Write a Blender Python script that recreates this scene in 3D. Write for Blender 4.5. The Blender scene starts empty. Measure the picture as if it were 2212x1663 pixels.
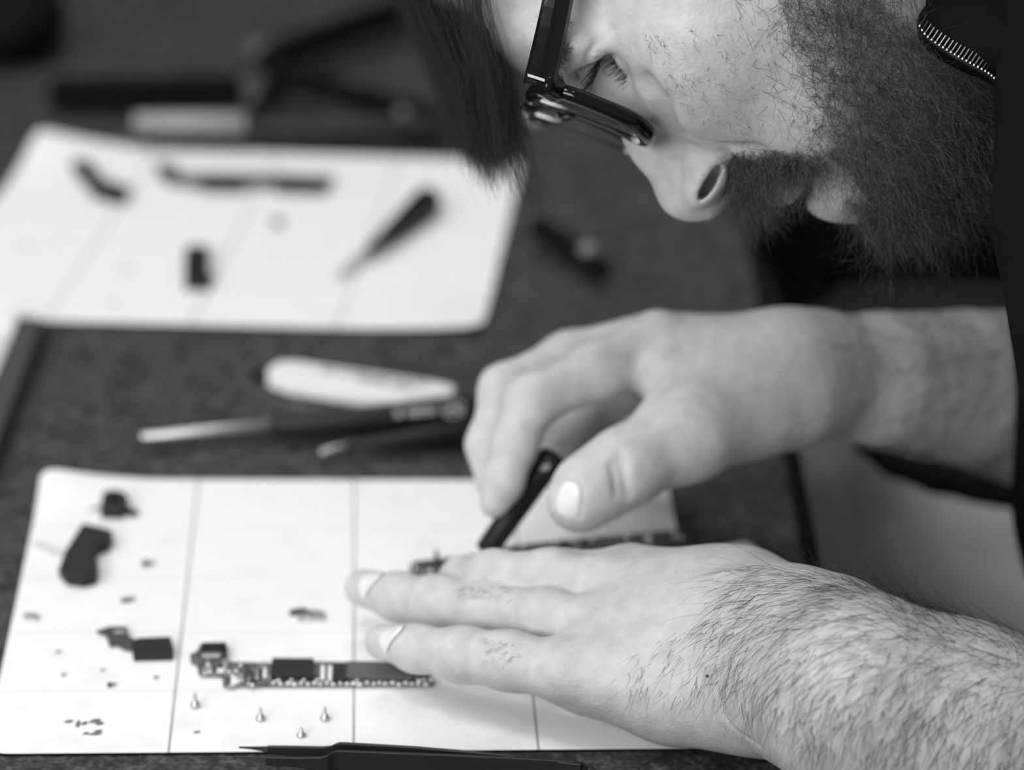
import bpy, math, random
import numpy as np
from mathutils import Vector, Matrix

# ---------------------------------------------------------------- camera, world, lights, exposure
SC = bpy.context.scene
COL = SC.collection
W_, H_ = 2212.0, 1663.0
FPX = 8000.0                      # focal length in pixels
PITCH = math.radians(21.74)
TZ = 0.75                         # table top height
CAM = np.array([0.0, 0.0, TZ + 0.619])
RIGHT = np.array([1.0, 0, 0])
FWD = np.array([0, math.cos(PITCH), -math.sin(PITCH)])
UP = np.array([0, math.sin(PITCH), math.cos(PITCH)])
cd = bpy.data.cameras.new('camera'); cam = bpy.data.objects.new('camera', cd); COL.objects.link(cam)
cam.location = CAM; cam.rotation_euler = (math.pi / 2 - PITCH, 0, 0)
cd.sensor_fit = 'HORIZONTAL'; cd.sensor_width = 36.0; cd.lens = FPX / W_ * 36.0
cd.clip_start = 0.05; cd.clip_end = 50
cd.dof.use_dof = True; cd.dof.focus_distance = 1.29; cd.dof.aperture_fstop = cd.lens / 25.0
SC.camera = cam
world = bpy.data.worlds.new('room_light'); SC.world = world; world.use_nodes = True
world.node_tree.nodes['Background'].inputs[0].default_value = (1, 1, 1, 1)
world.node_tree.nodes['Background'].inputs[1].default_value = 0.24
def area(name, loc, target, sx, sy, power):
    l = bpy.data.lights.new(name, 'AREA'); l.shape = 'RECTANGLE'; l.size = sx; l.size_y = sy; l.energy = power
    o = bpy.data.objects.new(name, l); COL.objects.link(o); o.location = loc
    o.rotation_euler = (Vector(target) - Vector(loc)).to_track_quat('-Z', 'Y').to_euler()
    return o
area('ceiling_panel_left', (-1.35, 1.05, 1.95), (0.05, 1.35, TZ + .1), 0.8, 0.8, 9)
area('ceiling_panel_far', (-0.2, 2.5, 2.6), (0.05, 1.35, TZ), 0.9, 0.6, 12)
area('front_fill', (-0.9, -0.6, 1.65), (0.1, 1.3, 0.95), 1.1, 0.9, 33)  # added soft fill beside the camera, brightens the face from the front
area('ceiling_panel_near', (-0.5, 0.52, 2.7), (0.05, 1.3, 0.8), 0.6, 0.45, 13)
def spot_lamp(name, loc, r, power):
    l = bpy.data.lights.new(name, 'POINT'); l.shadow_soft_size = r; l.energy = power
    o = bpy.data.objects.new(name, l); COL.objects.link(o); o.location = loc
spot_lamp('ceiling_spot_a', (0.15, 0.55, 2.6), 0.03, 4)
spot_lamp('ceiling_spot_b', (-0.2, 0.9, 2.7), 0.03, 4)
SC.view_settings.view_transform = 'Standard'; SC.view_settings.look = 'None'
SC.view_settings.gamma = 1.0; SC.view_settings.use_curve_mapping = False
SC.view_settings.exposure = 0.02
SC.cycles.max_bounces = 8

# ---------------------------------------------------------------- working out places
def P(px, py, d):
    """world point seen at pixel (px, py) at axis depth d metres"""
    return CAM + RIGHT * ((px - W_ / 2) / FPX * d) + UP * ((H_ / 2 - py) / FPX * d) + FWD * d
def at(px, py, z=0.0):
    """world point at height z above the table top on the ray of pixel (px, py)"""
    v = RIGHT * ((px - W_ / 2) / FPX) + UP * ((H_ / 2 - py) / FPX) + FWD
    return CAM + v * ((TZ + z - CAM[2]) / v[2])
def depth(p): return float(np.dot(np.asarray(p) - CAM, FWD))
def proj(v):
    q = np.asarray(v) - CAM
    d = q @ FWD
    return (q @ RIGHT) / d * FPX + W_ / 2, H_ / 2 - (q @ UP) / d * FPX, d
def S(r, d): return r * d / FPX            # pixel radius -> metres at depth d
def nrm(v): v = np.asarray(v, float); return v / max(1e-12, np.linalg.norm(v))

# ---------------------------------------------------------------- materials (all neutral: the photograph is black and white)
def g(v): return (v, v, v, 1.0)
def mat(name, col, rough=0.5, metal=0.0, spec=0.5, noise=None, bump=None, sss=0.0, trans=0.0, coat=0.0):
    """noise=(scale, lo, hi[, detail, contrast]) mottles the colour; bump=(scale, strength, distance)"""
    m = bpy.data.materials.new(name); m.use_nodes = True
    nt = m.node_tree; b = nt.nodes['Principled BSDF']
    b.inputs['Base Color'].default_value = g(col); b.inputs['Roughness'].default_value = rough
    b.inputs['Metallic'].default_value = metal; b.inputs['Specular IOR Level'].default_value = spec
    b.inputs['Coat Weight'].default_value = coat
    b.inputs['Transmission Weight'].default_value = trans
    if sss:
        b.inputs['Subsurface Weight'].default_value = sss
        b.inputs['Subsurface Radius'].default_value = (1, 1, 1); b.inputs['Subsurface Scale'].default_value = 0.0035
    tc = nt.nodes.new('ShaderNodeTexCoord')
    if noise:
        n = nt.nodes.new('ShaderNodeTexNoise'); n.inputs['Scale'].default_value = noise[0]
        n.inputs['Detail'].default_value = noise[3] if len(noise) > 3 else 4
        r = nt.nodes.new('ShaderNodeValToRGB'); c = noise[4] if len(noise) > 4 else 0.15
        r.color_ramp.elements[0].position = 0.5 - c; r.color_ramp.elements[0].color = g(noise[1])
        r.color_ramp.elements[1].position = 0.5 + c; r.color_ramp.elements[1].color = g(noise[2])
        nt.links.new(tc.outputs['Object'], n.inputs['Vector']); nt.links.new(n.outputs['Fac'], r.inputs['Fac'])
        nt.links.new(r.outputs['Color'], b.inputs['Base Color'])
    if bump:
        n = nt.nodes.new('ShaderNodeTexNoise'); n.inputs['Scale'].default_value = bump[0]; n.inputs['Detail'].default_value = 3
        k = nt.nodes.new('ShaderNodeBump'); k.inputs['Strength'].default_value = bump[1]; k.inputs['Distance'].default_value = bump[2]
        nt.links.new(tc.outputs['Object'], n.inputs['Vector']); nt.links.new(n.outputs['Fac'], k.inputs['Height'])
        nt.links.new(k.outputs['Normal'], b.inputs['Normal'])
    return m

M = {}
M['black'] = mat('black_plastic', 0.008, 0.45, spec=0.3)
M['rubber'] = mat('dark_rubber', 0.005, 0.8, spec=0.08)
M['chip'] = mat('chip_black', 0.018, 0.55, spec=0.3)
M['grey'] = mat('grey_plastic', 0.16, 0.5)
M['dgrey'] = mat('dark_grey', 0.05, 0.5)
M['white'] = mat('white_plastic', 0.82, 0.4)
M['label'] = mat('pale_print', 0.30, 0.5)
M['ink'] = mat('ink', 0.05, 0.7)
M['metal'] = mat('bright_metal', 0.75, 0.28, metal=1.0)
M['satin'] = mat('satin_steel', 0.55, 0.42, metal=1.0)
M['darkmetal'] = mat('dark_metal', 0.16, 0.35, metal=1.0)
M['esd'] = mat('black_coated_steel', 0.012, 0.38, spec=0.4, bump=(2500, 0.15, 0.0001))
M['pcb'] = mat('circuit_board', 0.05, 0.45, noise=(900, 0.012, 0.22, 2, 0.1))
M['glass'] = mat('spectacle_lens', 1.0, 0.02, trans=1.0)
M['glass'].node_tree.nodes['Principled BSDF'].inputs['IOR'].default_value = 1.15
M['skin'] = mat('skin', 0.56, 0.52, spec=0.35, noise=(160, 0.46, 0.56, 6, 0.2), bump=(700, 0.35, 0.0008), sss=0.25)
M['nail'] = mat('fingernail', 0.74, 0.25, spec=0.6)
M['solder'] = mat('solder', 0.85, 0.35, metal=0.4)
M['hair'] = mat('dark_hair', 0.020, 0.5, spec=0.25)
M['armhair'] = mat('arm_hair', 0.03, 0.5, spec=0.4)
M['beard'] = mat('beard_hair', 0.05, 0.42, spec=0.6, noise=(900, 0.005, 0.12, 2, 0.14))
M['knit'] = mat('black_knit', 0.0055, 0.9, spec=0.06, bump=(1500, 0.6, 0.0012))
M['trouser'] = mat('grey_trouser_cloth', 0.62, 0.85, spec=0.1, noise=(40, 0.56, 0.68, 3, 0.3), bump=(25, 0.5, 0.01))
M['lip'] = mat('lip', 0.36, 0.42, spec=0.5)
M['eye'] = mat('eyeball', 0.6, 0.12, spec=0.6)
M['acetate'] = mat('black_acetate', 0.005, 0.09, spec=0.35)

def table_mat():
    m = mat('speckled_table', 0.045, 0.55, spec=0.25)
    nt = m.node_tree; b = nt.nodes['Principled BSDF']; tc = nt.nodes['Texture Coordinate']
    out = None
    for sc, lo, hi, a0, a1, det in ((170, 0.55, 1.75, 0.36, 0.68, 3), (420, 0.6, 1.9, 0.42, 0.72, 2)):
        n = nt.nodes.new('ShaderNodeTexNoise'); n.inputs['Scale'].default_value = sc; n.inputs['Detail'].default_value = det
        r = nt.nodes.new('ShaderNodeValToRGB')
        r.color_ramp.elements[0].position = a0; r.color_ramp.elements[0].color = g(lo)
        r.color_ramp.elements[1].position = a1; r.color_ramp.elements[1].color = g(hi)
        nt.links.new(tc.outputs['Object'], n.inputs['Vector']); nt.links.new(n.outputs['Fac'], r.inputs['Fac'])
        mu = nt.nodes.new('ShaderNodeVectorMath'); mu.operation = 'MULTIPLY'
        nt.links.new(r.outputs['Color'], mu.inputs[0])
        if out is None: mu.inputs[1].default_value = (0.041,) * 3
        else: nt.links.new(out, mu.inputs[1])
        out = mu.outputs[0]
    nt.links.new(out, b.inputs['Base Color'])
    return m
M['table'] = table_mat()

def mat_mat(name, nu, nv, smudge):
    """white work mat: faint engraved grid in the sheet's own coordinates, a little wear"""
    m = mat(name, 0.86, 0.45, spec=0.3); nt = m.node_tree; b = nt.nodes['Principled BSDF']
    at_ = nt.nodes.new('ShaderNodeAttribute'); at_.attribute_name = 'UVMap'
    sep = nt.nodes.new('ShaderNodeSeparateXYZ'); nt.links.new(at_.outputs['Vector'], sep.inputs[0])
    def M2(op, a, bv, c=None):
        n = nt.nodes.new('ShaderNodeMath'); n.operation = op
        for i, x in enumerate((a, bv) if c is None else (a, bv, c)):
            if isinstance(x, (int, float)): n.inputs[i].default_value = x
            else: nt.links.new(x, n.inputs[i])
        return n.outputs[0]
    def line(coord, n, w):
        s = M2('MULTIPLY', coord, n); f = M2('FRACT', M2('ADD', s, 0.5), 0.0)
        dd = M2('ABSOLUTE', M2('SUBTRACT', f, 0.5), 0.0)
        inside = M2('MULTIPLY', M2('GREATER_THAN', s, 0.3), M2('LESS_THAN', s, n - 0.3))
        return M2('MULTIPLY', M2('LESS_THAN', dd, w), inside)
    lu = line(sep.outputs['X'], nu, 0.0075); lv = line(sep.outputs['Y'], nv, 0.012)
    n = nt.nodes.new('ShaderNodeTexNoise'); n.inputs['Scale'].default_value = 55; n.inputs['Detail'].default_value = 9
    nt.links.new(nt.nodes['Texture Coordinate'].outputs['Object'], n.inputs['Vector'])
    wear = M2('MULTIPLY', M2('MAXIMUM', M2('SUBTRACT', n.outputs['Fac'], 0.53), 0.0), smudge)
    v = M2('SUBTRACT', 0.87, M2('ADD', M2('ADD', M2('MULTIPLY', lu, 0.50), M2('MULTIPLY', lv, 0.09)), wear))
    cb = nt.nodes.new('ShaderNodeCombineXYZ')
    for i in range(3): nt.links.new(v, cb.inputs[i])
    nt.links.new(cb.outputs[0], b.inputs['Base Color'])
    return m

# ---------------------------------------------------------------- object helpers
def tag(o, label=None, cat=None, group=None, kind=None):
    if label: o['label'] = label
    if cat: o['category'] = cat
    if group: o['group'] = group
    if kind: o['kind'] = kind
    return o
def empty(name, loc, label, cat, group=None):
    o = bpy.data.objects.new(name, None); COL.objects.link(o); o.location = Vector([float(x) for x in loc]); o.empty_display_size = 0.02
    bpy.context.view_layer.update()
    return tag(o, label, cat, group)
def mesh(name, V, F, m, parent=None, smooth=False, uv=None):
    """one mesh object; V in world coordinates, local origin at its parent's place (or its own centre)"""
    V = np.asarray(V, float)
    o0 = np.array(parent_origin(parent)) if parent else (V.min(0) + V.max(0)) / 2 * np.array([1, 1, 0]) + np.array([0, 0, V[:, 2].min()])
    me = bpy.data.meshes.new(name)
    if isinstance(F, np.ndarray):
        Vl = (V - o0).astype(np.float32); k = F.shape[1]
        me.vertices.add(len(Vl)); me.vertices.foreach_set('co', Vl.ravel())
        me.loops.add(F.size); me.loops.foreach_set('vertex_index', F.astype(np.int32).ravel())
        me.polygons.add(len(F)); me.polygons.foreach_set('loop_start', np.arange(0, F.size, k, dtype=np.int32))
        me.update(calc_edges=True)
    else:
        me.from_pydata([tuple(v) for v in (V - o0)], [], [list(map(int, f)) for f in F]); me.update()
    if uv is not None:
        ul = me.uv_layers.new(name='UVMap')
        for lp in me.loops: ul.data[lp.index].uv = uv[lp.vertex_index]
    me.polygons.foreach_set('use_smooth', np.full(len(me.polygons), bool(smooth)))
    me.materials.append(m)
    o = bpy.data.objects.new(name, me); COL.objects.link(o)
    if parent: o.parent = parent
    else: o.location = Vector([float(x) for x in o0])
    return o
def parent_origin(p):
    o = np.zeros(3)
    while p is not None:
        o += np.array(p.location); p = p.parent
    return o
def bevel(o, w, seg=2):
    b = o.modifiers.new('bevel', 'BEVEL'); b.width = w; b.segments = seg; b.limit_method = 'ANGLE'; b.angle_limit = math.radians(40)
    for p in o.data.polygons: p.use_smooth = False
    return o
def join(parts):
    V = []; F = []; n = 0
    for v, f in parts:
        V += [tuple(x) for x in v]; F += [[i + n for i in q] for q in f]; n += len(v)
    return np.array(V), F
def slab(pts, z0, z1):
    """prism over the table: pts = pixel outline read at height z1, from z0 to z1 above the table"""
    top = np.array([at(x, y, z1) for x, y in pts]); bot = top.copy(); bot[:, 2] = TZ + z0
    n = len(pts); V = np.vstack([bot, top])
    a = sum(top[i][0] * top[(i + 1) % n][1] - top[(i + 1) % n][0] * top[i][1] for i in range(n))
    F = [list(range(n, 2 * n)), list(range(n))[::-1]] + [[i, (i + 1) % n, n + (i + 1) % n, n + i] for i in range(n)]
    if a < 0: F = [f[::-1] for f in F]
    return V, F
def frame_of(ax, upv=(0, 0, 1)):
    ax = nrm(ax); u = np.asarray(upv, float); u = u - ax * np.dot(u, ax)
    if np.linalg.norm(u) < 1e-4: u = np.array([1.0, 0, 0]) - ax * ax[0]
    u = nrm(u); return ax, np.cross(u, ax), u
def rod(a, b, prof, seg=20, sq=(1, 1)):
    """lathe along a->b; prof = [(t, radius)]; sq squashes the section (side, up)"""
    a = np.asarray(a, float); b = np.asarray(b, float); ax, s, u = frame_of(b - a); V = []; F = []
    for t, r in prof:
        for k in range(seg):
            q = 2 * math.pi * k / seg
            V.append(a + (b - a) * t + s * math.cos(q) * r * sq[0] + u * math.sin(q) * r * sq[1])
    for i in range(len(prof) - 1):
        for k in range(seg): F.append([i * seg + k, i * seg + (k + 1) % seg, (i + 1) * seg + (k + 1) % seg, (i + 1) * seg + k])
    F.append(list(range(seg))[::-1]); F.append([(len(prof) - 1) * seg + k for k in range(seg)])
    return np.array(V), F
def rprof(r0, r1, L, cap=1.0):
    """rounded-end rod profile"""
    p = []
    for k in range(5): q = math.pi / 2 * k / 4; p.append((min(.4, r0 * cap * (1 - math.cos(q)) / L), max(1e-5, r0 * math.sin(q))))
    for k in range(5): q = math.pi / 2 * k / 4; p.append((1 - min(.4, r1 * cap * (1 - math.sin(q)) / L), max(1e-5, r1 * math.cos(q))))
    return p
def box(c, ax, s, sx, sy, sz):
    """box centred at c; ax unit axis, s side axis"""
    ax = nrm(ax); s = nrm(s); u = np.cross(ax, s); V = []
    for k in range(8): V.append(np.asarray(c) + ax * sx / 2 * (1 if k & 1 else -1) + s * sy / 2 * (1 if k & 2 else -1) + u * sz / 2 * (1 if k & 4 else -1))
    return np.array(V), [[0, 2, 3, 1], [4, 5, 7, 6], [0, 1, 5, 4], [2, 6, 7, 3], [0, 4, 6, 2], [1, 3, 7, 5]]
def blob(c, A, r, nu=20, nv=12):
    """ellipsoid, rows of A are axes"""
    V = []; F = []
    for j in range(nv + 1):
        th = math.pi * j / nv
        for i in range(nu):
            ph = 2 * math.pi * i / nu
            l = np.array([math.sin(th) * math.cos(ph), math.sin(th) * math.sin(ph), math.cos(th)]) * r
            V.append(np.asarray(c) + l @ A)
    for j in range(nv):
        for i in range(nu): F.append([j * nu + i, (j + 1) * nu + i, (j + 1) * nu + (i + 1) % nu, j * nu + (i + 1) % nu])
    return np.array(V), F
def smooth_path(pts, n):
    pts = np.asarray(pts, float); out = []; m = len(pts)
    for i in range(n):
        t = i / (n - 1) * (m - 1); k = min(int(t), m - 2); f = t - k
        p0 = pts[max(k - 1, 0)]; p1 = pts[k]; p2 = pts[k + 1]; p3 = pts[min(k + 2, m - 1)]
        out.append(0.5 * ((2 * p1) + (p2 - p0) * f + (2 * p0 - 5 * p1 + 4 * p2 - p3) * f * f + (3 * p1 - p0 - 3 * p2 + p3) * f ** 3))
    return np.array(out)
def tube(path, rad, seg=8, closed=False, sq=(1, 1), upv=(0, 0, 1)):
    path = np.asarray(path, float); n = len(path); V = []; F = []
    for i in range(n):
        a = path[(i - 1) % n] if closed else path[max(i - 1, 0)]; b = path[(i + 1) % n] if closed else path[min(i + 1, n - 1)]
        ax, s, u = frame_of(b - a, upv); r = rad if np.isscalar(rad) else rad[i]
        for k in range(seg):
            q = 2 * math.pi * (k + .5) / seg; V.append(path[i] + s * math.cos(q) * r * sq[0] + u * math.sin(q) * r * sq[1])
    for i in range(n if closed else n - 1):
        j = (i + 1) % n
        for k in range(seg): F.append([i * seg + k, i * seg + (k + 1) % seg, j * seg + (k + 1) % seg, j * seg + k])
    if not closed: F.append(list(range(seg))[::-1]); F.append([(n - 1) * seg + k for k in range(seg)])
    return np.array(V), F

# ---------------------------------------------------------------- smooth solid modelling: rounded limbs and masses blended into one skin
def cone(a, b, ra, rb, k=0.004):
    a = np.asarray(a, float); b = np.asarray(b, float)
    return dict(t='c', a=a, b=b, ra=ra, rb=rb, k=k, bc=(a + b) / 2, br=np.linalg.norm(b - a) / 2 + max(ra, rb))
def ell(c, A, r, k=0.004):
    return dict(t='e', c=np.asarray(c, float), A=np.asarray(A, float), r=np.asarray(r, float), k=k, bc=np.asarray(c, float), br=float(max(r)))
def chain(pts, k=0.004):
    return [cone(pts[i][0], pts[i + 1][0], pts[i][1], pts[i + 1][1], k) for i in range(len(pts) - 1)]
def pd(p, X):
    if p['t'] == 'c':
        ba = p['b'] - p['a']; L = float(ba @ ba) or 1e-12; pa = X - p['a']
        h = np.clip((pa @ ba) / L, 0, 1)
        return np.linalg.norm(pa - h[:, None] * ba, axis=1) - (p['ra'] + (p['rb'] - p['ra']) * h)
    q = (X - p['c']) @ p['A'].T; r = p['r']
    k0 = np.linalg.norm(q / r, axis=1); k1 = np.linalg.norm(q / (r * r), axis=1)
    return k0 * (k0 - 1) / np.maximum(k1, 1e-9)
def smin(a, b, k):
    h = np.maximum(k - np.abs(a - b), 0) / k
    return np.minimum(a, b) - h * h * k * 0.25
class Solid:
    def __init__(self): self.ops = []
    def add(self, prims, k=0.004, mode='+'):
        if isinstance(prims, dict): prims = [prims]
        lo = np.min([p['bc'] - p['br'] for p in prims], 0); hi = np.max([p['bc'] + p['br'] for p in prims], 0)
        self.ops.append((prims, k, mode, (lo + hi) / 2, np.linalg.norm(hi - lo) / 2)); return self
    def f(self, X, c=None, R=None):
        d = np.full(len(X), 1.0)
        for prims, k, mode, bc, br in self.ops:
            if c is not None and np.linalg.norm(bc - c) > br + R + 3 * k + 0.015: continue
            gd = None
            for p in prims:
                if c is not None and np.linalg.norm(p['bc'] - c) > p['br'] + R + 3 * max(k, p['k']) + 0.015: continue
                e = pd(p, X); gd = e if gd is None else smin(gd, e, p['k'])
            if gd is None: continue
            d = smin(d, gd, k) if mode == '+' else -smin(-d, gd, k)
        return d
    def hit(self, px, py, d0=0.9, d1=2.2):
        """where the ray of a pixel meets the solid"""
        v = RIGHT * ((px - W_ / 2) / FPX) + UP * ((H_ / 2 - py) / FPX) + FWD; t = d0
        for _ in range(160):
            e = float(self.f((CAM + v * t)[None])[0])
            if e < 0.00015: return CAM + v * t
            t += max(e * 0.8, 0.0002)
            if t > d1: return None
        return CAM + v * t
    def normal(self, p, e=0.0006):
        X = np.array([p + s * e * np.eye(3)[i] for i in range(3) for s in (1, -1)]); q = self.f(X)
        return nrm([q[0] - q[1], q[2] - q[3], q[4] - q[5]])
    def polygonise(self, h, B=24, keep=None):
        lo = np.min([o[3] - o[4] for o in self.ops if o[2] == '+'], 0); lo = np.min([p['bc'] - p['br'] for o in self.ops if o[2] == '+' for p in o[0]], 0) - 3 * h
        hi = np.max([p['bc'] + p['br'] for o in self.ops if o[2] == '+' for p in o[0]], 0) + 3 * h
        nb = np.ceil((hi - lo) / (h * B)).astype(int); N = nb * B + 2
        I = np.stack(np.meshgrid(*[np.arange(n) for n in nb], indexing='ij'), -1).reshape(-1, 3)
        C = lo + (I + .5) * B * h; half = B * h * math.sqrt(3) / 2
        dc = np.concatenate([self.f(C[i:i + 20000]) for i in range(0, len(C), 20000)])
        I = I[np.abs(dc) < half * 1.9 + 0.006]
        n1 = B + 1; gi = np.stack(np.meshgrid(*[np.arange(n1)] * 3, indexing='ij'), -1).reshape(-1, 3)
        vid = []; vpos = []; quads = []
        for b in I:
            org = lo + b * B * h; X = org + gi * h
            D = self.f(X, org + B * h / 2, half).reshape(n1, n1, n1)
            sgn = D < 0
            if sgn.all() or not sgn.any(): continue
            s8 = [sgn[i:B + i, j:B + j, k:B + k] for i in (0, 1) for j in (0, 1) for k in (0, 1)]
            act = np.logical_or.reduce(s8) & ~np.logical_and.reduce(s8)
            cs = np.argwhere(act)
            acc = np.zeros((len(cs), 3)); cnt = np.zeros(len(cs))
            for a in range(3):
                o1, o2 = [x for x in range(3) if x != a]
                for u in (0, 1):
                    for w in (0, 1):
                        off = np.zeros(3, int); off[o1] = u; off[o2] = w
                        p0 = cs + off; p1 = p0.copy(); p1[:, a] += 1
                        d0 = D[tuple(p0.T)]; d1 = D[tuple(p1.T)]; x = (d0 < 0) != (d1 < 0)
                        t = np.where(x, d0 / np.where(x, d0 - d1, 1), 0)
                        q = p0.astype(float); q[:, a] += t
                        acc += q * x[:, None]; cnt += x
            pos = org + acc / cnt[:, None] * h
            G = cs + b * B
            vid.append((G[:, 0] * N[1] + G[:, 1]) * N[2] + G[:, 2]); vpos.append(pos)
            for a in range(3):
                o1, o2 = [(1, 2), (2, 0), (0, 1)][a]
                sl0 = [slice(0, B)] * 3; sl1 = [slice(0, B)] * 3; sl1[a] = slice(1, B + 1)
                d0 = sgn[tuple(sl0)]; d1 = sgn[tuple(sl1)]
                for flip, msk in ((False, d0 & ~d1), (True, ~d0 & d1)):
                    e = np.argwhere(msk) + b * B
                    if not len(e): continue
                    e = e[(e[:, o1] > 0) & (e[:, o2] > 0)]
                    cc = []
                    for u, w in ((0, 0), (1, 0), (1, 1), (0, 1)):
                        q = e.copy(); q[:, o1] -= u; q[:, o2] -= w
                        cc.append((q[:, 0] * N[1] + q[:, 1]) * N[2] + q[:, 2])
                    qd = np.stack(cc, 1); quads.append(qd[:, ::-1] if flip else qd)
        vid = np.concatenate(vid); vpos = np.concatenate(vpos); quads = np.concatenate(quads)
        o = np.argsort(vid); vid = vid[o]; vpos = vpos[o]
        ix = np.searchsorted(vid, quads).clip(0, len(vid) - 1); ok = (vid[ix] == quads).all(1)
        return vpos, ix[ok]
def relax(V, F, it=2, lam=0.5):
    e = np.concatenate([F[:, [0, 1]], F[:, [1, 2]], F[:, [2, 3]], F[:, [3, 0]]])
    n = len(V)
    for _ in range(it):
        c = np.bincount(e[:, 0], minlength=n) + np.bincount(e[:, 1], minlength=n)
        s = np.stack([np.bincount(e[:, 0], V[e[:, 1], i], n) + np.bincount(e[:, 1], V[e[:, 0], i], n) for i in range(3)], 1)
        V = V + lam * (s / np.maximum(c, 1)[:, None] - V)
    return V
def vnormals(V, F):
    fn = np.cross(V[F[:, 2]] - V[F[:, 0]], V[F[:, 3]] - V[F[:, 1]])
    n = np.stack([sum(np.bincount(F[:, k], fn[:, i], len(V)) for k in range(4)) for i in range(3)], 1)
    return n / np.maximum(np.linalg.norm(n, axis=1), 1e-15)[:, None]
def inside(poly, x, y):
    poly = np.asarray(poly, float); r = np.zeros(len(x), bool); j = len(poly) - 1
    for i in range(len(poly)):
        xi, yi = poly[i]; xj, yj = poly[j]
        c = ((yi > y) != (yj > y)) & (x < (xj - xi) * (y - yi) / ((yj - yi) if yj != yi else 1e-9) + xi)
        r ^= c; j = i
    return r
def strands(paths, r0, r1):
    """many hairs in one mesh: paths (n, m, 3), three-sided tapering threads"""
    paths = np.asarray(paths); n, m, _ = paths.shape
    t = np.gradient(paths, axis=1); t /= np.maximum(np.linalg.norm(t, axis=2, keepdims=True), 1e-12)
    ref = np.where(np.abs(t[..., 2:3]) < 0.9, np.array([0, 0, 1.0]), np.array([1.0, 0, 0]))
    s = np.cross(t, ref); s /= np.maximum(np.linalg.norm(s, axis=2, keepdims=True), 1e-12); u = np.cross(t, s)
    r0 = np.broadcast_to(np.asarray(r0, float), (n,)); rr = r0[:, None] * np.linspace(1, r1, m)[None]
    V = np.stack([paths + (s * math.cos(q) + u * math.sin(q)) * rr[..., None] for q in (0, 2.0944, 4.1888)], 2)
    V = V.reshape(-1, 3)
    i = np.arange(n)[:, None, None] * m * 3; j = np.arange(m - 1)[None, :, None] * 3; k = np.arange(3)[None, None]; k2 = (k + 1) % 3
    b = i + j
    F = np.stack(np.broadcast_arrays(b + k, b + k2, b + 3 + k2, b + 3 + k), -1).reshape(-1, 4)
    return V, F
# ================================================================ setting
V, F = box((0, 1.6, -0.01), (1, 0, 0), (0, 1, 0), 6, 5, 0.02)
tag(mesh('floor', V, F, mat('dark_floor', 0.03, 0.7, noise=(12, 0.022, 0.04))), 'dark floor under the table', 'floor', kind='structure')
V, F = box((0, 4.0, 1.45), (1, 0, 0), (0, 1, 0), 6, 0.1, 2.9)
tag(mesh('wall_back', V, F, mat('grey_wall', 0.10, 0.8, noise=(3, 0.09, 0.11))), 'dim grey wall beyond the table', 'wall', kind='structure')
e0 = at(1640, 650); e1 = at(1745, 1240); ed = nrm(e1 - e0)
far = e0 + ed * ((2.75 - e0[1]) / ed[1]); near = e0 + ed * ((0.95 - e0[1]) / ed[1])
tp = [near[:2], far[:2], (-1.0, 2.75), (-1.0, 0.95)]
tb = empty('table', ((near[0] - 1) / 2, 1.8, 0.0), 'dark grey speckled table top everything lies on', 'table')
V = [(x, y, TZ - 0.03) for x, y in tp] + [(x, y, TZ) for x, y in tp]
bevel(mesh('tabletop', V, [[3, 2, 1, 0], [4, 5, 6, 7], [0, 1, 5, 4], [1, 2, 6, 5], [2, 3, 7, 6], [3, 0, 4, 7]], M['table'], tb), 0.002)
pr = np.cross(ed, (0, 0, 1.0)); pr = pr * (1 if pr[0] > 0 else -1)
c0 = np.array([*near[:2], TZ - 0.0152]); c1 = np.array([*far[:2], TZ - 0.0152])
V, F = box((c0 + c1) / 2 + pr * 0.003, c1 - c0, pr, np.linalg.norm(c1 - c0), 0.006, 0.031)
bevel(mesh('edge_band', V, F, M['rubber'], tb), 0.001)
for x, y in ((-0.94, 1.02), (-0.94, 2.68), (near[0] - 0.09, 1.02), (far[0] - 0.09, 2.68)):
    V, F = box((x, y, 0.36), (1, 0, 0), (0, 1, 0), 0.05, 0.05, 0.72); mesh('leg', V, F, M['dgrey'], tb)

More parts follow.
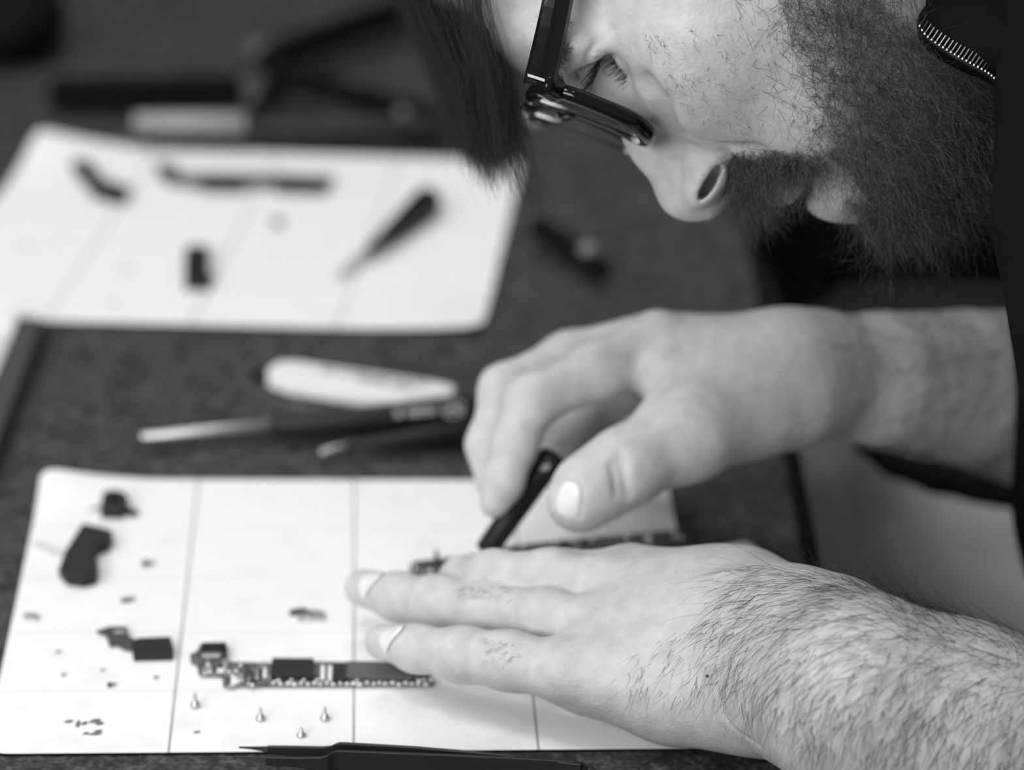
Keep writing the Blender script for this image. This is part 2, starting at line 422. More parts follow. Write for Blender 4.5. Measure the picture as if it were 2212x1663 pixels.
def work_mat(name, corners, label, nu, nv, smudge, curl):
    """rounded thin sheet from its four corners on the table (near-left, near-right, far-right, far-left)"""
    c = [at(*q) for q in corners]; NU, NV = 48, 48; rc = 0.035
    V = []; uv = []; th = 0.0011
    def pos(u, v):
        # squeeze the square's rim into rounded corners
        for _ in (0,):
            x, y = u * 2 - 1, v * 2 - 1; r = rc * 2
            ax, ay = abs(x), abs(y)
            if ax > 1 - r and ay > 1 - r:
                dx, dy = ax - (1 - r), ay - (1 - r); m = max(dx, dy); l = math.hypot(dx, dy)
                if l > 0: x = math.copysign(1 - r + dx * m / l, x); y = math.copysign(1 - r + dy * m / l, y)
            u, v = (x + 1) / 2, (y + 1) / 2
        p = (c[0] * (1 - u) + c[1] * u) * (1 - v) + (c[3] * (1 - u) + c[2] * u) * v
        z = sum(h * max(0, 1 - math.hypot((u - a) * 1.0, v - b) / w) ** 2 for a, b, h, w in curl)
        return p + np.array([0, 0, z]), u, v
    def grd(k): # denser near the rim
        t = k / NU; return 0.5 - 0.5 * math.cos(math.pi * t)
    for lay in (0.0002, th):
        for j in range(NV + 1):
            for i in range(NU + 1):
                p, u, v = pos(grd(i), grd(j)); V.append(p + np.array([0, 0, lay])); uv.append((u, v))
    n1 = (NU + 1) * (NV + 1); F = []; rim = []
    for j in range(NV):
        for i in range(NU):
            a = j * (NU + 1) + i; F.append([n1 + a, n1 + a + 1, n1 + a + NU + 2, n1 + a + NU + 1]); F.append([a, a + NU + 1, a + NU + 2, a + 1])
    b = [i for i in range(NU)] + [j * (NU + 1) + NU for j in range(NV)] + [NV * (NU + 1) + i for i in range(NU, 0, -1)] + [j * (NU + 1) for j in range(NV, 0, -1)]
    side = [[b[k], b[(k + 1) % len(b)], n1 + b[(k + 1) % len(b)], n1 + b[k]] for k in range(len(b))]
    o = tag(mesh(name, V, F + side, mat_mat(name + '_white', nu, nv, smudge), uv=uv), label, 'mat')
    o.data.materials.append(M['rubber'])
    for k in range(len(side)): o.data.polygons[len(F) + k].material_index = 1
    for p in o.data.polygons:
        if p.normal.z < -0.5: p.material_index = 1
    return o
nm = work_mat('work_mat', [(-36, 1634), (1562, 1622), (1440, 1043), (92, 1040)], 'white gridded work mat lying under the two hands and the tweezers', 4, 5, 0.35, [(0, 1, 0.006, 0.22)])
fm = work_mat('work_mat', [(-215, 690), (1042, 722), (1128, 352), (84, 318)], 'white gridded work mat at the back, under the forelock', 4, 5, 0.2, [(0, 1, 0.010, 0.3), (1, 0, 0.003, 0.25)])
MT = 0.0012
def lay(name, pts, h, m, label=None, cat=None, group=None, parent=None, z=MT, bv=0.0003):
    V, F = slab(pts, z, z + h); o = bevel(mesh(name, V, F, m, parent), bv)
    return tag(o, label, cat, group)

# marker scribbles on the near mat belong to the mat
scr = []
for x, y, w, h in ((148, 1557, 22, 7), (168, 1562, 12, 16), (182, 1561, 16, 8), (205, 1556, 28, 10), (215, 1562, 20, 7), (185, 1583, 14, 6), (205, 1584, 32, 6), (212, 1578, 20, 6), (425, 1580, 16, 5)):
    scr.append(slab([(x - w / 2, y + h * .4), (x + w * .1, y + h / 2), (x + w / 2, y), (x + w * .3, y - h / 2), (x - w * .2, y - h * .25)], MT + .0001, MT + 0.0002))
V, F = join(scr); mesh('marker_note', V, F, mat('faded_marker', 0.16, 0.7), nm)['kind'] = 'stuff'

# ================================================================ parts laid out on the near mat
RNG = random.Random(4)
cm = empty('camera_module', at(247, 1100, 0), 'black phone camera module with side tabs, far left corner of the near mat', 'phone part')
lay('housing', [(216, 1096), (266, 1098), (277, 1072), (270, 1062), (246, 1056), (222, 1061)], 0.005, M['chip'], parent=cm, bv=.0006)
lay('flex_tab', [(262, 1102), (284, 1112), (302, 1108), (296, 1101), (280, 1096), (268, 1088)], 0.0012, M['black'], parent=cm)
lay('side_tab', [(190, 1104), (212, 1098), (222, 1101), (218, 1092), (208, 1091)], 0.0008, M['grey'], parent=cm)
V, F = rod(at(247, 1080, MT + .005), at(247, 1080, MT + .005) + np.array([0, 0, .0012]), [(0, .0022), (1, .002)]); mesh('lens', V, F, M['acetate'], cm)
sp = empty('speaker_module', at(180, 1200, 0), 'black bent speaker module trailing a thin wire, left on the near mat', 'phone part')
lay('housing', [(128, 1222), (145, 1238), (180, 1243), (207, 1236), (212, 1212), (200, 1196), (205, 1182), (216, 1170), (235, 1165), (244, 1146), (222, 1138), (178, 1129), (158, 1160), (140, 1190)], 0.0055, M['chip'], parent=sp, bv=.0005)
lay('foot', [(124, 1226), (140, 1242), (176, 1249), (208, 1243), (210, 1225), (140, 1212)], 0.003, M['black'], parent=sp, bv=.001)
V, F = tube(smooth_path([at(75, 1171, MT + .0012), at(95, 1178, MT + .0015), at(115, 1188, MT + .0018), at(136, 1192, MT + .002)], 14), 0.0007); mesh('wire', V, F, mat('pale_wire', 0.5, 0.5), sp)
V, F = blob(at(137, 1190, MT + .0055), np.eye(3), (.0012, .0012, .0008)); mesh('contact', V, F, M['metal'], sp, True)
fx = empty('flex_connector', at(290, 1400, 0), 'black flex connector with a hooked tail and square end, left on the near mat', 'phone part')
lay('square_end', [(288, 1416), (373, 1414), (375, 1400), (368, 1374), (297, 1377), (284, 1386)], 0.0025, M['chip'], parent=fx)
lay('tail', [(207, 1361), (236, 1352), (274, 1352), (277, 1372), (292, 1380), (294, 1402), (270, 1399), (252, 1389), (236, 1391), (229, 1368)], 0.0012, M['dgrey'], parent=fx, z=MT + .0006)
lay('solder_window', [(246, 1367), (270, 1366), (270, 1359), (246, 1360)], 0.0003, M['satin'], parent=fx, z=MT + .0019)

def logic_board(name, org, pts, label, group=None):
    r = empty(name, at(*org, 0), label, 'circuit board', group)
    lay('board', pts, 0.001, M['pcb'], parent=r, z=MT + .0005); return r
lb = logic_board('logic_board', (660, 1455), [(410, 1412), (424, 1406), (432, 1390), (490, 1390), (494, 1428), (572, 1431), (690, 1428), (830, 1430), (934, 1458), (938, 1478), (482, 1479), (480, 1458), (430, 1455), (424, 1432), (412, 1428)], 'slim phone logic board crowded with chips, partly under the fingertips', None)
ZB = MT + .0015
lay('connector', [(434, 1400), (489, 1399), (488, 1386), (436, 1387)], 0.0022, M['black'], parent=lb, z=ZB)
lay('connector_pads', [(436, 1417), (480, 1416), (478, 1404), (438, 1405)], 0.0006, M['satin'], parent=lb, z=ZB)
lay('chip', [(583, 1456), (679, 1457), (678, 1421), (588, 1420)], 0.0026, M['chip'], parent=lb, z=ZB)
lay('chip', [(716, 1463), (748, 1464), (746, 1432), (722, 1431)], 0.0022, M['chip'], parent=lb, z=ZB)
lay('shield_can', [(746, 1459), (890, 1461), (902, 1452), (886, 1429), (750, 1427)], 0.0022, mat('shield_grey', 0.10, 0.5, metal=0.3), parent=lb, z=ZB)
for x in (697, 713): lay('capacitor', [(x - 5, 1462), (x + 5, 1462), (x + 5, 1436), (x - 4, 1436)], 0.0016, M['white'], parent=lb, z=ZB)
for i in range(48):
    x = 586 + i * 7.1 + RNG.uniform(-2, 2); y = (1464, 1475, 1469, 1477)[i % 4] + RNG.uniform(-1, 1)
    V, F = blob(at(x, y, ZB + .0002), np.eye(3), (.0007 + RNG.random() * .0005, .0007, .0006), 10, 6); mesh('solder_joint', V, F, M['solder'], lb, True)
for i in range(26):
    x, y = (RNG.uniform(492, 575), RNG.uniform(1436, 1474)) if i < 17 else (RNG.uniform(432, 488), RNG.uniform(1418, 1450))
    w = RNG.uniform(4, 8); h = RNG.uniform(5, 9)
    lay('capacitor', [(x - w, y + h), (x + w, y + h), (x + w, y - h), (x - w, y - h)], RNG.uniform(.0005, .0012), RNG.choice((M['satin'], M['dgrey'], M['chip'], M['white'], M['satin'])), parent=lb, z=ZB)
for x, y in ((449, 1436), (511, 1450), (494, 1451), (503, 1461), (574, 1461), (545, 1479), (520, 1437), (931, 1468), (905, 1470)):
    V, F = blob(at(x, y, ZB + .0008), np.eye(3), (.0008, .0008, .0007), 10, 6); mesh('solder_joint', V, F, M['solder'], lb, True)
br = empty('metal_bracket', at(668, 1330, 0), 'small bent metal bracket with one hole, alone mid-mat above the logic board', 'phone part')
lay('plate', [(642, 1338), (700, 1337), (702, 1322), (690, 1316), (655, 1316), (645, 1322)], 0.0012, M['satin'], parent=br)
lay('hook', [(624, 1320), (650, 1320), (668, 1316), (654, 1311), (628, 1315)], 0.002, M['dgrey'], parent=br)
V, F = rod(at(668, 1332, MT + .001), at(668, 1332, MT + .001) + np.array([0, 0, .0008]), [(0, .0016), (1, .0014)]); mesh('boss', V, F, M['metal'], br)
lay('shield_clip', [(48, 1334), (76, 1337), (86, 1331), (80, 1324), (54, 1322)], 0.001, M['satin'], 'tiny silvery shield clip at the left edge of the near mat', 'phone part')
lay('foam_strip', [(258, 1297), (272, 1299), (292, 1292), (290, 1287), (264, 1290)], 0.0008, M['grey'], 'thin grey foam strip between the speaker module and the flex connector', 'phone part')

def screw(name, p, hgt, r, m, label=None, group=None):
    pr_ = [(0, r * .85), (.08, r), (.2, r * .95), (.42, r * .55), (.5, r * .38), (.85, r * .34), (1, r * .1)]
    V, F = rod(p, p + np.array([0, 0, hgt]), pr_, 14, ); return tag(mesh(name, V, F, m, None, True), label, 'screw', group)
for (x, y, h), lab in zip(((422, 1527, .0062), (563, 1555, .0052), (702, 1555, .0056), (651, 1590, .0038)),
        ('tiny screw standing on its head under the left end of the logic board', 'tiny screw standing on its head, middle of the row of three below the board',
         'tiny screw standing on its head, right of the row of three below the board', 'shortest of the standing screws, just above the tweezer tips')):
    screw('phone_screw', at(x, y, MT), h, .0019, M['satin'], lab, 'screws standing on the near mat')
for i, (x, y, r) in enumerate(((318, 1217, .0017), (126, 1408, .0007), (138, 1457, .0007), (222, 1447, .0006), (240, 1479, .0012), (337, 1463, .0007))):
    lab = ('dark little screw lying right of the speaker module', 'tiny speck of a screw below the shield clip', 'tiny speck of a screw at lower left of the near mat', 'tiny speck of a screw under the flex connector tail',
           'dark screw lying lowest left of the logic board', 'tiny screw lying under the square end of the flex connector')[i]
    p = at(x, y, MT + r * .8); V, F = rod(p - np.array([r * 1.2, 0, 0]), p + np.array([r * 1.6, r * .8, 0]), [(0, r * .7), (.1, r * .8), (.4, r * .8), (.42, r * .4), (1, r * .3)], 10)
    tag(mesh('loose_screw', V, F, M['darkmetal']), lab, 'screw', 'loose screws lying on the near mat')

# phone chassis held under the left hand
ph = empty('phone_chassis', at(1180, 1200, 0), 'opened phone chassis on edge of the mat, held down by the left hand', 'phone')
lay('frame', [(884, 1217), (892, 1209), (1035, 1193), (1103, 1175), (1240, 1161), (1441, 1143), (1486, 1146), (1500, 1162), (1500, 1185), (1300, 1210), (1150, 1226), (1000, 1240), (900, 1232), (888, 1226)], 0.0075, mat('phone_frame_metal', 0.10, 0.4, metal=0.6), parent=ph, bv=.0015)
V, F = slab([(938, 1212), (950, 1212), (945, 1186), (939, 1190)], MT + .0075, MT + .0095); mesh('clip', V, F, M['darkmetal'], ph)
for x, y in ((897, 1226), (930, 1232), (1130, 1182), (1200, 1178), (1237, 1170), (1248, 1176), (1280, 1166), (1355, 1160), (1398, 1164), (1402, 1158), (1405, 1168), (1457, 1158), (1473, 1160)):
    V, F = blob(at(x, y, MT + .0078), np.eye(3), (.0011, .0011, .0009), 10, 6); mesh('screw_head', V, F, M['metal'], ph, True)

# tweezers lying on their side across the near edge
tw = empty('tweezers', at(900, 1650, 0), 'black needle-point tweezers lying across the near edge of the mat', 'tweezers')
def plate(st, th):
    V = []; F = []
    C = [at(x, yt + hh * .89 * 6000, .0052) for x, yt, hh in st]
    for i, (x, yt, hh) in enumerate(st):
        a = nrm(C[min(i + 1, len(C) - 1)] - C[max(i - 1, 0)]); s = nrm(np.cross(a, (0, 0, 1.0)))
        t = th[i] if isinstance(th, (list, tuple)) else th
        for sy, sz in ((-1, -1), (1, -1), (1, 1), (-1, 1)): V.append(C[i] + s * sy * t / 2 + np.array([0, 0, sz * hh]))
    for i in range(len(st) - 1):
        for k in range(4): F.append([i * 4 + k, i * 4 + (k + 1) % 4, i * 4 + 4 + (k + 1) % 4, i * 4 + 4 + k])
    F += [[3, 2, 1, 0], [len(V) - 4, len(V) - 3, len(V) - 2, len(V) - 1]]
    return np.array(V), F
for body, tip in (([(578, 1611, .0016), (640, 1611.5, .0020), (700, 1613, .0022), (716, 1611, .0030), (726, 1606, .0042), (736, 1603.5, .0048), (900, 1613, .0048), (1080, 1628, .0046), (1255, 1650, .0040)], [(516, 1612.5, .0003), (540, 1613, .0004), (580, 1613, .0010)]),
                  ([(574, 1634, .0016), (640, 1635, .0020), (692, 1634.5, .0026), (708, 1630, .0036), (720, 1623, .0046), (730, 1620.5, .0050), (900, 1627, .0050), (1080, 1634.5, .0048), (1240, 1643, .0046), (1262, 1648, .0036), (1270, 1656, .002)], [(503, 1632.5, .0003), (530, 1635, .0004), (576, 1637.5, .0010)])):
    V, F = plate(body, .0013); bevel(mesh('arm', V, F, M['esd'], tw), .00025)
    V, F = plate(tip, [.0004, .0007, .0011]); mesh('needle_tip', V, F, M['darkmetal'], tw)

# ================================================================ tools between the mats
def rod_px(a, b, r0, r1, z, L=None, cap=.6, seg=20):
    A = at(*a, z); B = at(*b, z); return rod(A, B, rprof(S(r0, depth(A)), S(r1, depth(B)), np.linalg.norm(B - A), cap), seg)
su = empty('spudger', at(780, 825, 0), 'white printed plastic spudger with a dark pointed end, lying between the mats', 'spudger')
lay('blade', [(577, 806), (620, 822), (868, 862), (978, 846), (984, 832), (940, 822), (640, 778), (602, 778), (580, 792)], 0.007, M['white'], parent=su, z=.0005, bv=.001)
lay('pointed_end', [(538, 800), (575, 812), (590, 812), (590, 796), (560, 794)], 0.003, M['black'], parent=su, z=.001)
V, F = join([slab([(x, y + 4), (x + w, y + 4 + w * .13), (x + w + 6, y - 3 + w * .13), (x + 6, y - 3)], .0075, .0078) for x, y, w in ((690, 797, 34), (732, 803, 22), (760, 806, 40), (806, 813, 46), (858, 820, 26), (890, 825, 30), (770, 818, 60), (840, 829, 50))])
mesh('printed_text', V, F, M['label'], su)
s1 = empty('screwdriver', at(700, 920, 0), 'black-handled screwdriver with a long bright shaft pointing left, between the mats', 'screwdriver')
V, F = rod_px((585, 921), (1120, 884), 26, 40, .008, cap=.35); mesh('handle', V, F, M['black'], s1, True)
V, F = rod_px((304, 944), (592, 921), 11, 15, .006, cap=.2); mesh('shaft', V, F, M['satin'], s1, True)
mk = []
for x, y, w in ((860, 893, 9), (882, 890, 5), (898, 890, 10), (912, 888, 6), (926, 887, 7), (938, 886, 4)):
    mk.append(box(at(x, y, .0148), at(x + 5, y, .0148) - at(x, y, .0148), UP, S(w * 1.6, 1.6), S(16, 1.6), .0006))
V, F = join(mk); mesh('printed_text', V, F, M['label'], s1)
ring = tube([at(980 + 24 * math.cos(q), 884 + 17 * math.sin(q), .0152) for q in np.linspace(0, 2 * math.pi, 25)[:-1]], .0005, 6, True)
pk = slab([(958, 893), (966, 880), (980, 874), (994, 880), (1002, 893), (988, 890), (981, 881), (973, 890)], .0150, .0156)
V, F = join([ring, pk]); mesh('emblem', V, F, M['label'], s1)
s2 = empty('screwdriver', at(880, 950, 0), 'small black screwdriver with a short steel tip, nearest one between the mats', 'screwdriver')
V, F = rod_px((756, 962), (1100, 926), 12, 36, .006, cap=.3); mesh('handle', V, F, M['black'], s2, True)
V, F = rod_px((690, 980), (762, 962), 9, 11, .004, cap=.2); mesh('shaft', V, F, M['satin'], s2, True)

# ================================================================ things on the far mat
fc = empty('flex_cable', at(215, 385, 0), 'black curved flex cable with two lobes, at the left of the far mat', 'phone part')
lay('cable', [(156, 350), (192, 346), (214, 376), (234, 392), (266, 396), (280, 414), (240, 422), (200, 408), (184, 384), (166, 366)], 0.004, M['black'], parent=fc, z=.002)
lay('lobe', [(154, 345), (172, 360), (198, 360), (200, 350), (180, 342)], 0.006, M['black'], parent=fc, z=.002)
lay('lobe', [(222, 402), (240, 418), (272, 418), (278, 406), (256, 398)], 0.005, M['black'], parent=fc, z=.002)
l2 = logic_board('logic_board', (520, 385), [(336, 350), (372, 350), (380, 372), (440, 372), (600, 374), (722, 380), (712, 402), (560, 405), (420, 403), (366, 396), (340, 376)], 'narrow logic board along the back edge of the far mat')
lay('connector', [(345, 372), (385, 376), (384, 360), (350, 358)], 0.003, M['chip'], parent=l2, z=.003)
lay('chip', [(430, 398), (530, 400), (527, 374), (440, 372)], 0.003, M['chip'], parent=l2, z=.003)
lay('chip', [(590, 400), (706, 404), (706, 382), (600, 378)], 0.003, M['chip'], parent=l2, z=.003)
V, F = join([slab([(x, 403), (x + 6, 403), (x + 6, 396), (x, 396)], .0028, .0042) for x in range(430, 590, 14)]); mesh('solder_row', V, F, M['satin'], l2)
bt = empty('battery_connector', at(430, 570, 0), 'black rectangular phone module with a notch, alone mid far mat', 'phone part')
lay('block', [(398, 605), (452, 607), (450, 580), (444, 562), (452, 548), (450, 530), (402, 529), (398, 560)], 0.005, M['black'], parent=bt)
lay('tab', [(440, 604), (462, 602), (458, 588), (440, 584)], 0.002, M['black'], parent=bt)
lay('phone_button', [(584, 478), (604, 482), (612, 472), (596, 464)], 0.0025, mat('button_grey', 0.22, 0.5), 'tiny grey part by itself at the middle of the far mat', 'phone part')
s3 = empty('screwdriver', at(860, 490, 0), 'small screwdriver with a tapered black handle lying on the far mat', 'screwdriver')
V, F = rod_px((796, 541), (932, 428), 11, 33, .008, cap=.8); mesh('handle', V, F, M['black'], s3, True)
V, F = rod_px((724, 596), (800, 538), 7, 10, .005, cap=.2); mesh('shaft', V, F, mat('pale_shaft', 0.55, 0.4), s3, True)
for (x, y), lab in (((270, 585), 'faint washer on the far mat, nearest left of the black module'), ((245, 655), 'faint washer by the near edge of the far mat'), ((57, 535), 'faint washer near the left side of the far mat')):
    p = at(x, y, MT); V, F = rod(p, p + np.array([0, 0, .0008]), [(0, .0022), (.3, .0025), (1, .0022)], 16)
    tag(mesh('washer', V, F, mat('pale_metal', 0.55, 0.5)), lab, 'washer', 'washers on the far mat')

# ================================================================ blurred tools beyond the far mat
bt = empty('hand_tool', at(320, 195, 0), 'long black hand tool lying furthest left beyond the far mat', 'tool')
V, F = rod_px((100, 202), (525, 192), 36, 34, .012, cap=.8); mesh('grip', V, F, M['rubber'], bt, True)
V, F = rod_px((500, 190), (556, 186), 24, 22, .012, cap=.3); mesh('collar', V, F, M['dgrey'], bt, True)
s4 = empty('screwdriver', at(620, 268, 0), 'screwdriver with a thick pale shaft lying along the back edge of the far mat', 'screwdriver')
V, F = rod_px((290, 263), (532, 265), 19, 22, .016, cap=.1); mesh('shaft', V, F, mat('dull_steel', 0.30, 0.5), s4, True)
V, F = rod_px((522, 274), (985, 276), 24, 27, .012, cap=.4); mesh('handle', V, F, M['black'], s4, True)
V, F = blob(at(875, 243, .016), np.eye(3), (.005, .005, .004)); mesh('pale_blob', V, F, M['grey'], s4, True)  # pale rounded spot on the dark handle
pl = empty('pliers', at(560, 150, 0), 'black pliers with spread handles, far behind the white mats', 'pliers')
for pts, r in (([(560, 170), (590, 130), (640, 105), (760, 60), (900, 10), (1000, -40)], 36), ([(560, 150), (620, 165), (720, 195), (850, 230), (960, 250)], 28)):
    pa = smooth_path([at(*q, .0165) for q in pts], 24); V, F = tube(pa, [S(r, depth(pa[0])) * (1 if 2 < i < 20 else .75) for i in range(24)], 12); mesh('handle', V, F, M['rubber'], pl, True)
V, F = rod(at(560, 158, .002), at(560, 158, .002) + np.array([0, 0, .02]), [(0, .009), (.1, .011), (.9, .011), (1, .009)], 20); mesh('pivot', V, F, M['dgrey'], pl, True)
V, F = tube(smooth_path([at(562, 165, .0125), at(552, 195, .0125), at(540, 225, .0125)], 8), [.009, .009, .009, .008, .007, .006, .004, .002], 10); mesh('jaw', V, F, M['dgrey'], pl, True)
V, F = blob(at(25, 40, .02), np.eye(3), (.032, .05, .022)); tag(mesh('tool_pouch', V, F, M['rubber'], None, True), 'rounded black pouch at the far left corner of the table', 'pouch')
pn = empty('penlight', at(1225, 540, 0), 'short black penlight with a bright spot, on the dark table behind the nose', 'penlight')
V, F = rod_px((1160, 488), (1305, 588), 26, 22, .010, cap=.5); mesh('body_tube', V, F, M['rubber'], pn, True)
V, F = blob(at(1272, 540, .016), np.eye(3), (.005, .0045, .004)); mesh('pale_spot', V, F, M['grey'], pn, True)  # pale rounded spot on the black tube
V, F = blob(at(1160, 248, .005), np.eye(3), (.006, .007, .005)); tag(mesh('steel_ball', V, F, mat('pale_bead', 0.42, 0.5), None, True), 'small bright bead on the table right behind the spectacles', 'bead')

# dark framed panel at the left border
pa = empty('glass_panel', at(0, 800, 0), 'pale glass panel in a dark frame, cut off at the left border', 'panel')
lay('frame', [(-330, 1100), (-60, 1100), (98, 700), (84, 684), (-215, 684)], 0.004, M['dgrey'], parent=pa, z=.0014, bv=.001)
lay('frame_lip', [(-62, 1094), (-46, 1094), (104, 702), (88, 694)], 0.0045, M['black'], parent=pa, z=.0012)
lay('glass', [(-330, 1060), (-110, 1060), (38, 690), (30, 676), (-200, 676)], 0.0015, mat('pale_glass', 0.75, 0.15), parent=pa, z=.0054)
for y in (656, 676, 690):
    lay('clip_rib', [(-20, y + 5), (40 - (y - 656) * .3, y + 9), (40 - (y - 656) * .3, y + 3), (-20, y - 2)], 0.003, M['white'], parent=pa, z=.0072)
# ================================================================ the person
def Q(px, py, z, r):
    """a limb joint seen at a pixel, z above the table, radius in pixels"""
    p = at(px, py, z); return (p, S(r, depth(p)))
def D(px, py, d, r): return (P(px, py, d), S(r, d))
B = Solid()
# ---- left arm (near): elbow off to the right, wrist and palm edge on the mat
la = [Q(1590, 1402, .035, 165), Q(1700, 1440, .041, 192), Q(1860, 1506, .050, 226), Q(2050, 1594, .033, 262), Q(2300, 1700, .004, 296), Q(2560, 1790, -.005, 270)]
B.add(chain(la, .003), .012)
B.add([cone(*[Q(1560, 1330, .040, 118)[0], Q(1780, 1420, .050, 150)[0]], S(118, 1.37), S(150, 1.33), .02)], .02)
ring = [Q(785, 1270, .020, 41), Q(862, 1290, .025, 49), Q(945, 1300, .030, 53), Q(1045, 1311, .035, 50), Q(1180, 1329, .040, 54), Q(1300, 1350, .041, 60)]
pinky = [Q(826, 1386, .020, 39), Q(900, 1401, .024, 47), Q(1000, 1414, .028, 56), Q(1100, 1427, .030, 60), Q(1215, 1448, .032, 66)]
middle = [Q(965, 1275, .016, 38), Q(1000, 1250, .030, 44), Q(1065, 1240, .043, 48), Q(1190, 1240, .048, 51), Q(1325, 1262, .048, 60)]
index = [Q(1040, 1250, .018, 36), Q(1090, 1236, .035, 40), Q(1210, 1234, .046, 43), Q(1370, 1235, .046, 54)]
palm = [cone(*[Q(1300, 1350, .041, 60)[0], Q(1580, 1400, .036, 1)[0]], S(60, 1.36), S(140, 1.37), .02),
        cone(*[Q(1215, 1448, .031, 66)[0], Q(1560, 1490, .030, 1)[0]], S(66, 1.35), S(105, 1.35), .02),
        cone(*[Q(1325, 1262, .047, 60)[0], Q(1570, 1345, .040, 1)[0]], S(60, 1.38), S(125, 1.38), .02),
        cone(*[Q(1370, 1235, .045, 54)[0], Q(1590, 1320, .038, 1)[0]], S(54, 1.38), S(105, 1.39), .02),
        cone(*[Q(1270, 1484, .022, 46)[0], Q(1450, 1506, .0215, 1)[0]], S(48, 1.35), S(74, 1.35), .015),
        cone(*[Q(1450, 1506, .0215, 74)[0], Q(1610, 1506, .0265, 1)[0]], S(74, 1.35), S(82, 1.345), .015)]
B.add(palm, .014)
for ch in (index, middle, ring, pinky): B.add(chain(ch, .006), .0028)
B.add(chain([Q(1560, 1300, .026, 60), Q(1604, 1216, .012, 41), Q(1480, 1232, .013, 40), Q(1380, 1245, .012, 36)], .006), .0025)  # thumb, far side
# ---- right arm (far), hand gripping the screwdriver
ra = [D(1720, 795, 1.475, 116), D(1780, 805, 1.482, 124), D(1900, 818, 1.50, 144), D(2080, 836, 1.535, 166), D(2300, 872, 1.585, 208), D(2560, 930, 1.64, 230)]
B.add(chain(ra, .003), .012)
rpalm = [cone(P(1420, 748, 1.47), P(1700, 806, 1.475), S(74, 1.47), S(100, 1.475), .02),
         cone(P(1440, 745, 1.495), P(1720, 804, 1.49), S(68, 1.495), S(90, 1.49), .02),
         cone(P(1440, 775, 1.52), P(1740, 818, 1.50), S(70, 1.52), S(93, 1.50), .02),
         cone(P(1510, 905, 1.44), P(1700, 840, 1.465), S(88, 1.44), S(125, 1.465), .02),
         cone(P(1440, 800, 1.455), P(1640, 830, 1.465), S(60, 1.455), S(100, 1.465), .02)]
B.add(rpalm, .012)
rmid = [D(1410, 745, 1.49, 72), D(1230, 775, 1.485, 56), D(1088, 840, 1.475, 49), D(1054, 960, 1.465, 43), D(1062, 1040, 1.462, 36)]
rind = [D(1420, 745, 1.465, 74), D(1290, 800, 1.452, 60), D(1150, 866, 1.442, 54), D(1112, 960, 1.437, 46), D(1088, 1040, 1.436, 40), D(1068, 1086, 1.436, 33)]
rring = [D(1400, 790, 1.525, 66), D(1280, 880, 1.53, 50), D(1205, 970, 1.50, 44), D(1215, 990, 1.485, 40)]
rpin = [D(1440, 830, 1.545, 58), D(1360, 925, 1.55, 44), D(1300, 985, 1.53, 40)]
B.add(chain(rmid, .006), .003); B.add(chain(rind, .006), .003); B.add(chain(rring, .006), .004); B.add(chain(rpin, .006), .004)
B.add(chain([D(1600, 880, 1.455, 112), D(1480, 935, 1.435, 98), D(1345, 1012, 1.418, 76), D(1268, 1062, 1.412, 68), D(1246, 1086, 1.412, 58)], .010), .008)  # thumb
# ---- head: bent over the table, left profile
e1 = RIGHT * .943 - UP * .333                    # crown -> chin
e2 = -RIGHT * .333 - UP * .943                   # back of head -> face
LAT = -FWD                                       # towards the near (left) side
HA = np.array([e1, e2, LAT]); DM = 1.36
def Hh(px, py, w): return P(px, py, DM - w)
def mm(px): return px * DM / FPX
B.add(ell(Hh(1287, -436, 0), HA, (.100, .096, .074)), .01)
B.add(ell(Hh(1380, -560, 0), HA, (.092, .100, .072)), .03)
B.add(ell(Hh(1225, 120, 0.012), HA, (.022, .012, .048)), .018)                      # brow
B.add(ell(Hh(1540, 0, 0), HA, (.060, .046, .055)), .018)                             # mid face
B.add(ell(Hh(1548, 112, .033), HA, (.033, .0335, .030)), .006)                      # near cheek
B.add(ell(Hh(1590, 120, -.030), HA, (.040, .032, .030)), .016)
B.add(cone(Hh(1500, 30, .050), Hh(1480, -250, .062), .018, .014), .03)             # cheekbone to the ear
B.add(ell(Hh(1672, 168, .027), HA, (.042, .0290, .026)), .008)                      # lower cheek
B.add(ell(Hh(1700, 170, -.026), HA, (.040, .0270, .024)), .016)
B.add(ell(Hh(1640, 290, 0), HA, (mm(110), mm(95), .026)), .014)                     # muzzle
# nose
B.add([cone(Hh(1335, 150, 0), Hh(1418, 308, 0), mm(46), mm(52), .006), cone(Hh(1418, 308, 0), Hh(1486, 408, 0), mm(52), mm(60), .008),
       cone(Hh(1486, 408, 0), Hh(1510, 404, 0), mm(60), mm(56), .006)], .012)
B.add(cone(Hh(1400, 250, .006), Hh(1500, 330, .010), mm(48), mm(56), .006), .010)
for s in (1, -1):
    B.add(ell(Hh(1530, 380, .0135 * s), nrm(np.array([1, 0, 0]))[None] * 0 + np.array([nrm(-RIGHT * 50 - UP * 92), nrm(RIGHT * 92 - UP * 50), LAT]), (mm(74), mm(44), .0085)), .006)
B.add(cone(Hh(1528, 432, 0), Hh(1585, 380, 0), mm(30), mm(34), .006), .008)
